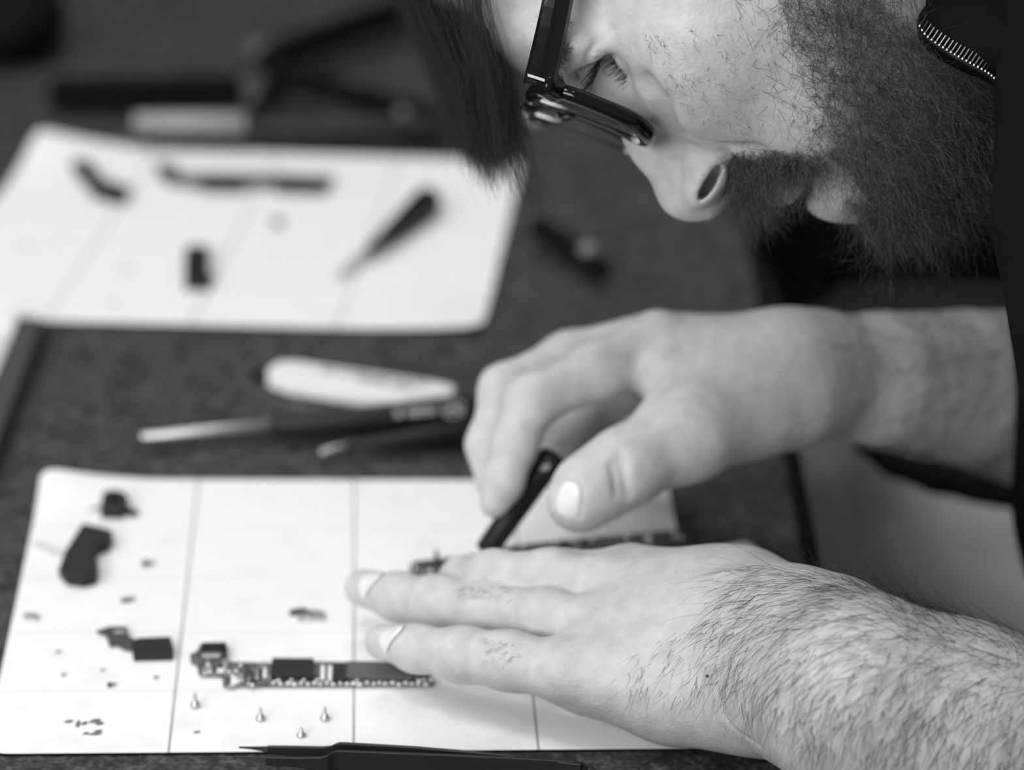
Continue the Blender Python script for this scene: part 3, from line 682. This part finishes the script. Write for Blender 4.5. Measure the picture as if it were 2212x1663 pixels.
# lips and chin
B.add(ell(Hh(1680, 388, 0), HA, (mm(58), mm(58), .022)), .010)
B.add(ell(Hh(1797, 402, 0), HA, (mm(64), mm(66), .022)), .008)
B.add(ell(Hh(1890, 310, 0), HA, (mm(130), mm(130), .026)), .016)
for s in (1, -1):
    B.add(cone(Hh(1890, 290, .014 * s), Hh(1905, -90, .054 * s), mm(120), mm(70), .02), .025)
    B.add(cone(Hh(1760, 180, .030 * s), Hh(1720, -80, .052 * s), mm(110), mm(90), .02), .025)
B.add(cone(Hh(1740, -60, 0), Hh(1960, 120, 0), .055, .038), .03)
B.add(cone(Hh(1850, -200, 0), Hh(2330, -330, 0), .052, .058), .03)                  # neck
for s in (1, -1):                                                                   # ears
    ea = nrm(e1 * .95 - e2 * .25); eb = nrm(e2 * .85 + e1 * .2 + LAT * -.45 * s); ec = np.cross(ea, eb)
    B.add(ell(Hh(1478, -468, .0745 * s), np.array([ea, eb, ec]), (.031, .018, .0055), .004), .005)
    B.add(ell(Hh(1470, -462, .0800 * s), np.array([ea, eb, ec]), (.018, .009, .0050), .004), .005, '-')
    B.add(cone(Hh(1478, -468, .0745 * s) + ea * .024 + eb * .002, Hh(1478, -468, .0725 * s) + ea * .030 + eb * .006, .0055, .0055), .006)
# mouth slit, nostrils, eye hollow
B.add(ell(Hh(1738, 420, 0), HA, (mm(9), mm(60), .021)), .004, '-')
for s in (1, -1):
    NA = np.array([nrm(-RIGHT * 50 - UP * 82), nrm(RIGHT * 82 - UP * 50), LAT])
    B.add([ell(Hh(1533, 394, .0185 * s), NA, (mm(44), mm(11), .0090), .002), ell(Hh(1529, 402, .0105 * s), NA, (mm(32), mm(13), .0085), .002)], .002, '-')
for s in (1, -1):
    B.add(ell(Hh(1302, 160, .034 * s), HA, (.0105, .0095, .016)), .007, '-')
    B.add(chain([(Hh(1318, 70, .0475 * s), .0042), (Hh(1291, 108, .0415 * s), .0046), (Hh(1279, 148, .033 * s), .0048), (Hh(1292, 170, .020 * s), .0040)], .002), .0025)  # upper lid
    B.add(chain([(Hh(1340, 84, .0475 * s), .0040), (Hh(1350, 122, .0425 * s), .0042), (Hh(1378, 158, .034 * s), .0042), (Hh(1400, 180, .020 * s), .0038)], .002), .003)  # lower lid
    B.add(cone(Hh(1335, 195, .026 * s), Hh(1380, 220, .016 * s), .0095, .0090), .008)
# neck to shoulders and upper arms, all inside the jacket
sh_l = P(2500, -20, 1.30); sh_r = P(2600, 0, 1.62)
B.add([cone(P(2330, -330, DM), P(2700, 200, 1.42), .05, .055, .03), cone(P(2500, -200, 1.40), sh_l, .04, .032, .03), cone(P(2500, -200, 1.40), sh_r, .04, .035, .03),
       cone(P(2700, 200, 1.42), P(2790, 1000, 1.47), .055, .06, .03)], .02)
B.add([cone(sh_l, P(2540, 800, 1.255), .032, .033, .02), cone(P(2540, 800, 1.255), P(2640, 1560, 1.25), .033, .036, .02), cone(P(2640, 1560, 1.25), Q(2560, 1790, -.005, 270)[0], .040, .042, .02)], .02)
B.add(cone(sh_r, ra[-1][0], .040, .040, .02), .02)
for op in ((1338, 985, 1356, 1068), (1322, 1000, 1334, 1066)):   # thumb joint wrinkles
    a, b = B.hit(op[0], op[1]), B.hit(op[2], op[3])
    if a is not None and b is not None: B.add(cone(a, b, .0007, .0009), .0035, '-')
def crease(pts, r, k):
    h = [B.hit(*q) for q in pts]; h = [x for x in h if x is not None]
    if len(h) > 1: B.add([cone(h[i], h[i + 1], r, r, .001) for i in range(len(h) - 1)], k, '-')
crease([(1553, 1500), (1562, 1545), (1590, 1580), (1640, 1610)], .0005, .0018)      # wrist fold
for i, x in enumerate((1012, 1026, 1040, 1053, 1068)): crease([(x, 1270 + i % 2 * 5), (x + 5 - i * 2, 1284), (x + 3, 1299 - i % 3 * 3)], .0008, .0011)
for i, x in enumerate((1046, 1058, 1070, 1083)): crease([(x, 1374 + i % 2 * 6), (x + 6 - i * 2, 1394), (x + 4, 1416 - i % 3 * 4)], .0008, .0011)
for i, x in enumerate((905, 915)): crease([(x, 1362), (x + 3, 1384)], .0005, .001)
crease([(1396, 182), (1424, 222), (1443, 272), (1482, 303), (1560, 322), (1630, 328)], .0030, .006)
crease([(1322, 64), (1292, 88), (1272, 116), (1266, 140)], .0005, .0022)
crease([(1470, 318), (1462, 350), (1466, 385)], .0006, .004)
crease([(1566, 328), (1584, 360), (1572, 410)], .0009, .003)
# ---- fingernails
NAILS = []
def nail(px, py, ax_px, L, Wd, nshift=None):
    p = B.hit(px, py)
    if p is None: return
    n = B.normal(p)
    if nshift is not None: n = nrm(n + np.asarray(nshift))
    a = RIGHT * ax_px[0] - UP * ax_px[1]; a = nrm(a - n * np.dot(a, n)); s = np.cross(n, a)
    V = []; F = []; nu, nv = 15, 15
    for j in range(nv):
        for i in range(nu):
            u, v = i / (nu - 1) * 2 - 1, j / (nv - 1) * 2 - 1
            m_ = max(abs(u), abs(v)); l = math.hypot(u, v); k = (m_ / l) ** .7 if l > 0 else 1      # square -> rounded nail outline
            q = p + a * (u * k * L) + s * (v * k * Wd) + n * .0006
            for _ in range(4):
                e = .0005; X = np.array([q, q + n * e]); fq = B.f(X); q = q - n * (fq[0] / max(.35, (fq[1] - fq[0]) / e))
            V.append(q + n * (.0005 * (1 - m_ ** 10) - .0002 * m_ ** 10))
    for j in range(nv - 1):
        for i in range(nu - 1): F.append([j * nu + i, j * nu + i + 1, (j + 1) * nu + i + 1, (j + 1) * nu + i])
    G_ = np.array(V).reshape(nv, nu, 3); fold = [G_[-1, k] for k in range(12, -1, -1)] + [G_[j, 0] for j in range(nv - 2, 0, -1)] + [G_[0, k] for k in range(13)]
    NAILS.append((V, F, [(np.array(f) + n * .0003, .00065) for f in fold[::2]]))
nail(797, 1252, (-1, -.05), S(35, 1.38), S(25, 1.38), (0, 0, .55)); nail(842, 1369, (-1, -.08), S(36, 1.38), S(23, 1.38), (0, 0, .5))
nail(1222, 1082, (-.40, .9), S(42, 1.42), S(26, 1.42), (-.6, 0, .1))

for _, _, g_ in NAILS: B.add(chain(g_, .001), .0016, '-')
HV, HF = B.polygonise(0.0009)
HV = relax(HV, HF, 2, 0.5)
HN = vnormals(HV, HF)
person = empty('person', P(2450, 700, 1.45) * np.array([1, 1, 0]) + np.array([0, 0, 0]), 'bearded person in black jacket and spectacles bending over the mats, screwdriver in hand', 'person')
body = mesh('body', HV, HF, M['skin'], person, True)
HP = proj(HV)

# ---- eyeballs
for s in (1, -1):
    V, F = blob(Hh(1330, 102, .0335 * s), HA, (.0106, .0108, .0108), 24, 16); mesh('eyeball', V, F, M['eye'], person, True)
    V, F = blob(Hh(1330, 102, .0335 * s) + e2 * .0070, HA, (.0050, .0042, .0050), 20, 12); mesh('iris', V, F, M['acetate'], person, True)
for V, F, _ in NAILS: tag(mesh('fingernail', V, F, M['nail'], person, True), 'pale glossy fingernail')
# ---- hair of every sort
NR = np.random.RandomState(7)
def unit(v): return v / np.maximum(np.linalg.norm(v, axis=-1, keepdims=True), 1e-12)
def roots(poly, n, dmin=0, dmax=9, cond=None):
    k = inside(poly, HP[0], HP[1]) & (HP[2] > dmin) & (HP[2] < dmax)
    if cond is not None: k &= cond
    ix = np.flatnonzero(k)
    return NR.choice(ix, n) if len(ix) else np.array([], int)
def grow(ix, length, flow, lift, curl, steps=7, jit=.0004, gravity=0.0, mess=.25):
    """hairs from skin points ix: flow direction(s), lift off the skin, curl radius"""
    p = HV[ix] + NR.normal(0, jit, (len(ix), 3)); n = HN[ix]
    L = np.asarray(length(len(ix)))[:, None]; f = np.broadcast_to(np.asarray(flow, float), (len(ix), 3)).copy()
    f = f - n * np.sum(f * n, 1, keepdims=True) * (0.85); f = unit(f + NR.normal(0, mess, f.shape))
    side = unit(np.cross(f, n)); ph = NR.uniform(0, 6.28, (len(ix), 1)); tw = NR.uniform(-1, 1, (len(ix), 1))
    pts = []
    for i in range(steps):
        t = i / (steps - 1.0)
        q = p + L * (f * t + n * (lift * (t - .55 * t * t))) + side * (curl * (np.sin(ph + tw * 9 * t) - np.sin(ph))) + n * (curl * (np.cos(ph + tw * 9 * t) - np.cos(ph)) * .6)
        q = q - UP * (gravity * L * t * t)
        pts.append(q)
    return np.stack(pts, 1)
def hair_part(name, groups, m, r0, r1):
    V = []; F = []; k = 0
    P_ = np.concatenate(groups); v, f = strands(P_, r0 * NR.uniform(.7, 1.2, len(P_)), r1)
    return mesh(name, v, f, m, person, True)
U = lambda a, b: (lambda n: NR.uniform(a, b, n))
dense = [(1745, -260), (1800, 60), (1800, 120), (1780, 200), (1800, 285), (1765, 325), (1800, 350), (1862, 392), (1885, 470), (1960, 520), (2080, 540), (2260, 480), (2260, 150), (2010, 110), (1985, 75), (1890, 0), (1860, -60), (1850, -260)]
mid = [(1640, -200), (1690, 40), (1720, 120), (1730, 210), (1760, 290), (1800, 285), (1780, 200), (1800, 120), (1800, 60), (1745, -260)]
sparse = [(1520, -200), (1590, 40), (1640, 140), (1650, 260), (1700, 320), (1770, 320), (1740, 210), (1730, 120), (1690, 20), (1640, -200)]
stub = [(1380, 60), (1600, 60), (1650, 320), (1560, 300), (1440, 200)]
must = [(1580, 330), (1640, 322), (1760, 322), (1790, 350), (1745, 380), (1700, 372), (1660, 400), (1640, 450), (1600, 440), (1572, 390)]
soul = [(1820, 430), (1850, 380), (1890, 380), (1900, 480), (1860, 470)]
fl = e1 * .75 + e2 * .55
bg = [grow(roots(dense, 12500, 1.2), U(.010, .024), fl, .5, .0030, 9, mess=.55), grow(roots(dense, 2500, 1.2), U(.018, .030), fl * .7 + e2 * .4, .75, .0040, 9, mess=.5),
      grow(roots(mid, 2400, 1.2), U(.010, .020), e1 * .9 + e2 * .3, .35, .0030, 9, mess=.5), grow(roots(sparse, 420, 1.2), U(.007, .018), e1 * .8 + e2 * .4, .2, .0030, 9, mess=.5),
      grow(roots(must, 4200, 1.2), U(.009, .019), e2 * .8 + e1 * .25, .35, .0018, 9, mess=.35), grow(roots(soul, 500, 1.2), U(.009, .016), e2 * .6 + e1 * .5, .45, .002, 9, mess=.4)]
hair_part('beard', bg, M['beard'], .000075, .35)
st = [grow(roots(stub, 170, 1.2, 1.38), U(.002, .006), e1 * .7 + e2 * .5, .12, .0008)]
nk = [(1865, -120), (1990, -120), (1990, 60), (1960, 60), (1890, 0)]
st.append(grow(roots(nk, 160, 1.2, 1.38), U(.012, .022), e1 * .7 + e2 * .9, .1, .0006))
hair_part('stubble', st, M['armhair'], .00006, .3)['kind'] = 'stuff'
# left forearm and hand-back hair
arm = [(1640, 1215), (1760, 1235), (1960, 1290), (2230, 1380), (2230, 1680), (1760, 1680), (1690, 1600), (1600, 1540), (1500, 1500), (1420, 1420), (1440, 1320), (1560, 1230)]
hand = [(1330, 1440), (1420, 1380), (1540, 1330), (1600, 1240), (1640, 1300), (1600, 1500), (1480, 1520), (1360, 1500)]
top = [(1730, 1225), (1960, 1290), (2230, 1380), (2230, 1470), (2000, 1400), (1800, 1320)]
low = [(1680, 1560), (1800, 1540), (2230, 1580), (2230, 1680), (1760, 1680)]
a1 = RIGHT * .78 + UP * -.28
def fdir(ix):
    x = HP[0][ix]; y = HP[1][ix]
    # hair sweeps from the thumb side over towards the little-finger side, steeper low on the arm
    s = np.clip((y - 1250 - (x - 1600) * .25) / 300, 0, 1)
    return -RIGHT * (.85 - .55 * s)[:, None] - UP * (.30 + .75 * s)[:, None]
ah = []
for poly, n, l0, l1 in ((arm, 5200, .010, .022), (hand, 260, .005, .010)):
    ix = roots(poly, n, 1.1, 1.42, (HN[:, 2] > -.1) & (HV[:, 2] > TZ + .004)); ix = ix[NR.rand(len(ix)) < np.clip((HP[0][ix] - 1440) / 420, .04 if poly is arm else 1, 1) ** 1.3]; ah.append(grow(ix, U(l0, l1), fdir(ix), .28, .0006, 8))
for poly, n in (([(990, 1262), (1110, 1268), (1110, 1300), (1000, 1296)], 70), ([(1040, 1378), (1140, 1385), (1130, 1440), (1050, 1432)], 70)):
    ix = roots(poly, n, 1.1, 1.42, HN[:, 2] > 0); ah.append(grow(ix, U(.002, .0042), -RIGHT + UP * -.2, .15, .0003, 8))
rarm = [(1800, 660), (2230, 650), (2230, 1060), (1950, 960), (1850, 860)]
ix = roots(rarm, 2200, 1.4, 1.7); ah.append(grow(ix, U(.012, .022), -RIGHT * .8 - UP * .45, .25, .0006, 8))
hair_part('arm_hair', ah, M['armhair'], .00007, .3)
# eyebrow behind the temple, eyelashes
brow = [(1180, 40), (1205, 20), (1240, 40), (1245, 90), (1215, 170), (1190, 160)]
hair_part('eyebrow', [grow(roots(brow, 420, 1.2, 1.4), U(.005, .010), -e1 * .2 + LAT * .4 + e2 * .3, .25, .0006)], M['hair'], .00006, .3)['kind'] = 'stuff'
lash = []
def lashes(rt, n, d0, lo, hi, curl):
    R_ = smooth_path([Hh(*q) for q in rt], 40)
    for i in range(n):
        p = R_[NR.randint(40)] + NR.normal(0, .0004, 3); d = nrm(np.asarray(d0) + NR.normal(0, .18, 3)); L = NR.uniform(lo, hi)
        lash.append([p + d * L * q + curl * L * q * q for q in np.linspace(0, 1, 7)])
for s in (1, -1):
    lashes([(1314, 88, .0500 * s), (1300, 118, .0475 * s), (1288, 150, .040 * s), (1288, 172, .030 * s)], 170, e2 * .9 - e1 * .12 + LAT * .45 * s, .007, .0115, e1 * -.15 + LAT * .1 * s)
    lashes([(1322, 118, .0470 * s), (1340, 148, .0430 * s), (1366, 170, .037 * s), (1394, 182, .028 * s)], 110, e2 * .8 - e1 * .45 + LAT * .35 * s, .004, .0065, e1 * -.1)
hair_part('eyelashes', [np.array(lash)], M['hair'], .00009, .3)['kind'] = 'stuff'
# forelock and scalp hair, falling forward from the crown
fore = []
for cl in range(95):
    a = NR.uniform(0, 1); w = NR.normal(-.006, .022); long_ = NR.rand() < .45
    rx = 805 + 215 * a; ry = -330 + 190 * a
    tx = 950 + 175 * NR.beta(2.0, 1.3) * (.55 + .45 * a) + 40 * a; ty = (NR.uniform(290, 430) if long_ else NR.uniform(90, 330)) - 150 * max(0, .45 - a)
    lim = 300 + (tx - 950) * .72; ty = max(70, lim - NR.exponential(55)); tx += 15 if tx > 1080 else 0
    bow = NR.normal(0, 22); sp_ = NR.uniform(6, 20)
    for i in range(44):
        j = NR.normal(0, 1, 6); rr = (rx + j[0] * 16, ry + j[1] * 16); tt_ = (tx + j[2] * sp_, ty + j[3] * 24)
        c = [rr, (rr[0] + 30 + bow * .3 + j[4] * 6, rr[1] + (tt_[1] - rr[1]) * .35), ((rr[0] + tt_[0]) / 2 + 26 + bow + j[4] * 10, rr[1] + (tt_[1] - rr[1]) * .68), tt_]
        w2 = w * .8 + j[5] * .003
        fore.append(smooth_path([P(x, y, DM - (w + j[5] * .003 + (w2 - w) * k / 3)) for k, (x, y) in enumerate(c)], 9))
hair_part('forelock', [np.array(fore)], M['hair'], .00008, .3)
scalp_poly = [(500, -900), (640, -340), (860, -330), (1000, -330), (1150, -400), (1500, -480), (1750, -500), (1900, -1200)]
hair_part('scalp_hair', [grow(roots(scalp_poly, 16000, 1.2, 1.6), U(.025, .05), -e1 * .5 + e2 * .8, .30, .002)], M['hair'], .00012, .5)
# mole on the wrist
p = B.hit(1528, 1460); V, F = blob(p, np.eye(3), (.0007, .0007, .0006), 10, 8); tag(mesh('mole', V, F, M['dgrey'], person, True), 'small dark mole')

# ---- clothes
J = Solid()
lsl = [D(2470, -60, 1.30, 300), D(2432, 200, 1.275, 278), D(2430, 470, 1.265, 284), D(2520, 900, 1.25, 300)]
J.add(chain(lsl, .003), .02)
J.add([cone(P(2660, -160, 1.36), P(2770, 500, 1.44), .085, .10, .03), cone(P(2770, 500, 1.44), P(2790, 1050, 1.50), .10, .113, .03)], .03)
J.add(chain([D(2560, -80, 1.62, 300), D(2620, 420, 1.68, 300), D(2640, 900, 1.66, 330)], .03), .03)
J.add(chain([D(2640, 900, 1.66, 300), D(2480, 920, 1.62, 275), D(2475, 910, 1.60, 268)], .03), .02)
J.add(chain([D(2560, 905, 1.64, 300), D(2440, 905, 1.585, 246)], .02), .02)            # right cuff
J.add(chain([D(1850, 965, 1.66, 14), D(1930, 1003, 1.66, 30), D(2020, 1030, 1.65, 36), D(2120, 1052, 1.65, 36), D(2260, 1085, 1.64, 34), D(2500, 1110, 1.62, 120)], .003), .004)  # hem over the lap
J.add([cone(P(2195, -290, 1.36), P(2480, -360, 1.37), .0635, .080, .02)], .02)           # collar band round the neck
jv, jf = J.polygonise(0.003); jv = relax(jv, jf, 2)
jacket = mesh('jacket', jv, jf, M['knit'], person, True)
# hanging right front panel, behind the chin
def sheet(rows, th, n1=14, n2=14):
    """thick cloth from rows of points (grid), smoothed"""
    G = np.array([smooth_path(r, n1) for r in rows]); G = np.array([smooth_path(G[:, i], n2) for i in range(n1)]).transpose(1, 0, 2)
    du = np.gradient(G, axis=1); dv = np.gradient(G, axis=0); N_ = unit(np.cross(du, dv))
    A = (G + N_ * th / 2).reshape(-1, 3); C = (G - N_ * th / 2).reshape(-1, 3); n = n1 * n2; F = []
    for j in range(n2 - 1):
        for i in range(n1 - 1):
            a = j * n1 + i; F.append([a, a + 1, a + n1 + 1, a + n1]); F.append([n + a, n + a + n1, n + a + n1 + 1, n + a + 1])
    rim = list(range(n1)) + [j * n1 + n1 - 1 for j in range(1, n2)] + [(n2 - 1) * n1 + i for i in range(n1 - 2, -1, -1)] + [j * n1 for j in range(n2 - 2, 0, -1)]
    for k in range(len(rim)): F.append([rim[(k + 1) % len(rim)], rim[k], n + rim[k], n + rim[(k + 1) % len(rim)]])
    return np.vstack([A, C]), F
V, F = sheet([[P(1720, 250, 1.62), P(1800, 270, 1.66), P(1900, 260, 1.66), P(2060, 230, 1.66), P(2300, 150, 1.66)],
              [P(1636, 470, 1.66), P(1730, 480, 1.70), P(1850, 470, 1.68), P(1990, 430, 1.68), P(2300, 380, 1.66)],
              [P(1680, 600, 1.70), P(1700, 590, 1.72), P(1800, 560, 1.74), P(1880, 520, 1.72), P(2200, 500, 1.68)],
              [P(1700, 680, 1.74), P(1740, 660, 1.75), P(1790, 640, 1.76), P(1860, 600, 1.74), P(2200, 600, 1.70)]], .006)
mesh('jacket_panel', V, F, M['knit'], jacket, True)
M['zip'] = mat('zip_metal', 0.28, 0.3, metal=1.0)
# stand-up collar with its zip
edge = [(1993, -40), (1984, 8), (1996, 14), (1981, 42), (1984, 62), (2006, 96), (2050, 126), (2100, 150), (2140, 168), (2165, 190), (2185, 215)]
outer = [(2120, -60), (2130, -10), (2140, 0), (2150, 20), (2160, 40), (2180, 60), (2200, 80), (2210, 100), (2230, 120), (2240, 150), (2250, 190)]
ed_ = [q - .025 for q in (1.335, 1.332, 1.330, 1.326, 1.324, 1.320, 1.316, 1.314, 1.314, 1.318, 1.325)]
V, F = sheet([[P(x, y, d + .012) for (x, y), d in zip(edge, ed_)], [P(x * .75 + ox * .25, y * .75 + oy * .25 - 4, d - .004) for (x, y), (ox, oy), d in zip(edge, outer, ed_)],
              [P(ox, oy, d - .012) for (ox, oy), d in zip(outer, ed_)], [P(ox + 130, oy - 10, d - .004) for (ox, oy), d in zip(outer, ed_)]], .004, 40, 16)
mesh('collar', V, F, M['knit'], jacket, True)
zp = smooth_path([P(x, y, d - .0045) for (x, y), d in zip([(1990, 52), (2006, 74), (2050, 104), (2100, 132), (2136, 152), (2158, 172), (2164, 186)], (1.297, 1.293, 1.289, 1.287, 1.287, 1.290, 1.294))], 60)
seg_ = np.linalg.norm(np.diff(zp, axis=0), axis=1); cs = np.concatenate([[0], np.cumsum(seg_)]); tt = []
V, F = tube(zp - UP * .0012 + FWD * .0015, .0012, 6); zo = mesh('zip_tape', V, F, M['black'], jacket, True)
for i in range(27):
    s = cs[-1] * (i / 26.0) ** .86; c = np.array([np.interp(s, cs, zp[:, k]) for k in range(3)]); a = nrm(np.array([np.interp(s + .001, cs, zp[:, k]) for k in range(3)]) - c + 1e-9)
    if i == 26: break
    up_ = nrm(UP * .75 + RIGHT * .5); L = .0042 if i else .0052
    tt.append(box(c + up_ * L * .25, up_, a, L, .0004, .0006)); tt.append(blob(c - up_ * .0008, np.eye(3), (.00075, .0008, .0007), 8, 6))
V, F = join(tt); tag(mesh('zip_teeth', V, F, M['zip'], jacket), 'silvery zip teeth', kind='stuff')
# lap
T = Solid()
T.add(chain([Q(1500, 1230, -.155, 460), Q(1900, 1250, -.145, 470), Q(2700, 1300, -.125, 550)], .03), .03)
T.add(chain([Q(1700, 1900, -.150, 480), Q(2700, 1950, -.12, 560)], .03), .03)
for a, b, r in (((1960, 1050), (2110, 1330), 14), ((2240, 1160), (2080, 1340), 12), ((1880, 1060), (2010, 1400), 10)):
    T.add(cone(at(*a, -.054), at(*b, -.054), S(r * 1.3, 1.6), S(r * 2, 1.6)), .022, '-')
tv, tf = T.polygonise(0.004); tv = relax(tv, tf, 2)
mesh('trousers', tv, tf, M['trouser'], person, True)

# ================================================================ spectacles, worn on the nose
sp = empty('spectacles', Hh(1290, 220, .03), 'black framed spectacles worn low on the face', 'spectacles')
f1 = nrm(RIGHT * .952 - UP * .345 + LAT * .02); fw = nrm(LAT * .985 + RIGHT * .02 + UP * .0)   # down the lens, across towards the near temple
ff = nrm(np.cross(f1, fw)); ff = ff * (1 if np.dot(ff, e2) > 0 else -1)
C0 = Hh(1278, 240, .033)
def rim_pts(c, s, n=40):
    o = []
    for k in range(n):
        q = 2 * math.pi * k / n; x = math.copysign(abs(math.cos(q)) ** .62, math.cos(q)) * .0215; y = math.copysign(abs(math.sin(q)) ** .62, math.sin(q)) * .0255
        y *= 1 - .10 * (x / .0215)
        o.append(c + f1 * x + fw * y * s + ff * (.0022 - 4.5 * (y * y)))
    return np.array(o)
V, F = tube(rim_pts(C0, 1), [.0030 + .0007 * max(0, math.cos(2 * math.pi * k / 40)) for k in range(40)], 10, True, (1.0, 1.0)); fr = mesh('rim', V, F, M['acetate'], sp, True)
C1 = C0 - fw * .066 
V, F = tube(rim_pts(C1, -1), .0030, 10, True); mesh('rim', V, F, M['acetate'], sp, True)
for c, s in ((C0, 1), (C1, -1)):
    R_ = rim_pts(c, s); n = len(R_); cf = c + ff * .0022
    V = [cf + ff * .0008] + list(R_ + ff * .0008) + [cf - ff * .0008] + list(R_ - ff * .0008)
    F = [[0, 1 + i, 1 + (i + 1) % n] for i in range(n)] + [[n + 1, n + 2 + (i + 1) % n, n + 2 + i] for i in range(n)]
    mesh('lens', V, F, M['glass'], sp, True)
V, F = tube(smooth_path([C0 - fw * .024 - f1 * .006, C0 - fw * .033 - f1 * .009 + ff * .002, C0 - fw * .042 - f1 * .006], 10), .0026, 8); mesh('bridge', V, F, M['acetate'], sp, True)
for s in (1, -1):
    hx = (C0 + fw * .030 if s > 0 else C1 - fw * .030) - f1 * .017
    if s > 0: hp = Hh(1168, 176, .066)
    else: hp = hx
    V, F = tube(smooth_path([(C0 if s > 0 else C1) + fw * s * .022 - f1 * .013, (C0 if s > 0 else C1) + fw * s * .028 - f1 * .017 - ff * .001, hp], 8), [.0036, .0042, .0048, .005, .005, .005, .005, .0045], 8); mesh('end_piece', V, F, M['acetate'], sp, True)
    q = [hp + ff * .002, hp + (Hh(1206, -10, 0) - Hh(1168, 172, 0)), hp + (Hh(1262, -330, 0) - Hh(1168, 172, 0)) + LAT * .004 * s, hp + (Hh(1310, -560, 0) - Hh(1168, 172, 0)), hp + (Hh(1420, -680, 0) - Hh(1168, 172, 0))]
    pth = smooth_path(q, 24); V = []; F = []
    for i, c in enumerate(pth):
        a = nrm(pth[min(i + 1, 23)] - pth[max(i - 1, 0)]); h = nrm(f1 - a * np.dot(f1, a)); t = np.cross(a, h)
        hw = .0058 - .0016 * i / 23
        for u, v in ((-1, -.5), (-.8, 1), (-.15, 1.1), (.15, .8), (.8, .8), (1, -.5)): V.append(c + h * u * hw + t * v * .0018 * (1 if np.dot(t, LAT) * s > 0 else -1))
    for i in range(23):
        for k in range(6): F.append([i * 6 + k, i * 6 + (k + 1) % 6, i * 6 + 6 + (k + 1) % 6, i * 6 + 6 + k])
    F += [[5, 4, 3, 2, 1, 0], [138 + k for k in range(6)]]
    tm = mesh('temple', V, F, M['acetate'], sp)
    if s > 0:
        c = Hh(1158, 168, .0725); V, F = box(c, RIGHT * .94 - UP * .3, UP, S(38, 1.31), S(6, 1.31), .0012); mesh('hinge_plate', V, F, M['metal'], tm)
    
# ================================================================ screwdriver in the right hand
sd = empty('screwdriver', at(1000, 1245, .01), 'slim black screwdriver held upright in the right hand over the phone chassis', 'screwdriver')
A = P(1200, 978, 1.447); Bp = P(1048, 1192, 1.452)
V, F = rod(A, Bp, [(0, .0012), (.01, .0040), (.03, .0052), (.06, .0056), (.16, .0057), (.2, .0052), (.6, .0049), (.97, .0046), (1, .004)], 24); mesh('handle', V, F, M['black'], sd, True)
V, F = rod(Bp, Bp + (Bp - A) * .22, [(0, .0016), (.8, .0014), (1, .0005)], 12); mesh('shaft', V, F, M['satin'], sd, True)
c = A + (Bp - A) * .13; V, F = join([box(c - FWD * .0056 + (Bp - A) * k, Bp - A, RIGHT, .0016, .0030, .0004) for k in (0, .03)]); mesh('printed_mark', V, F, M['label'], sd)
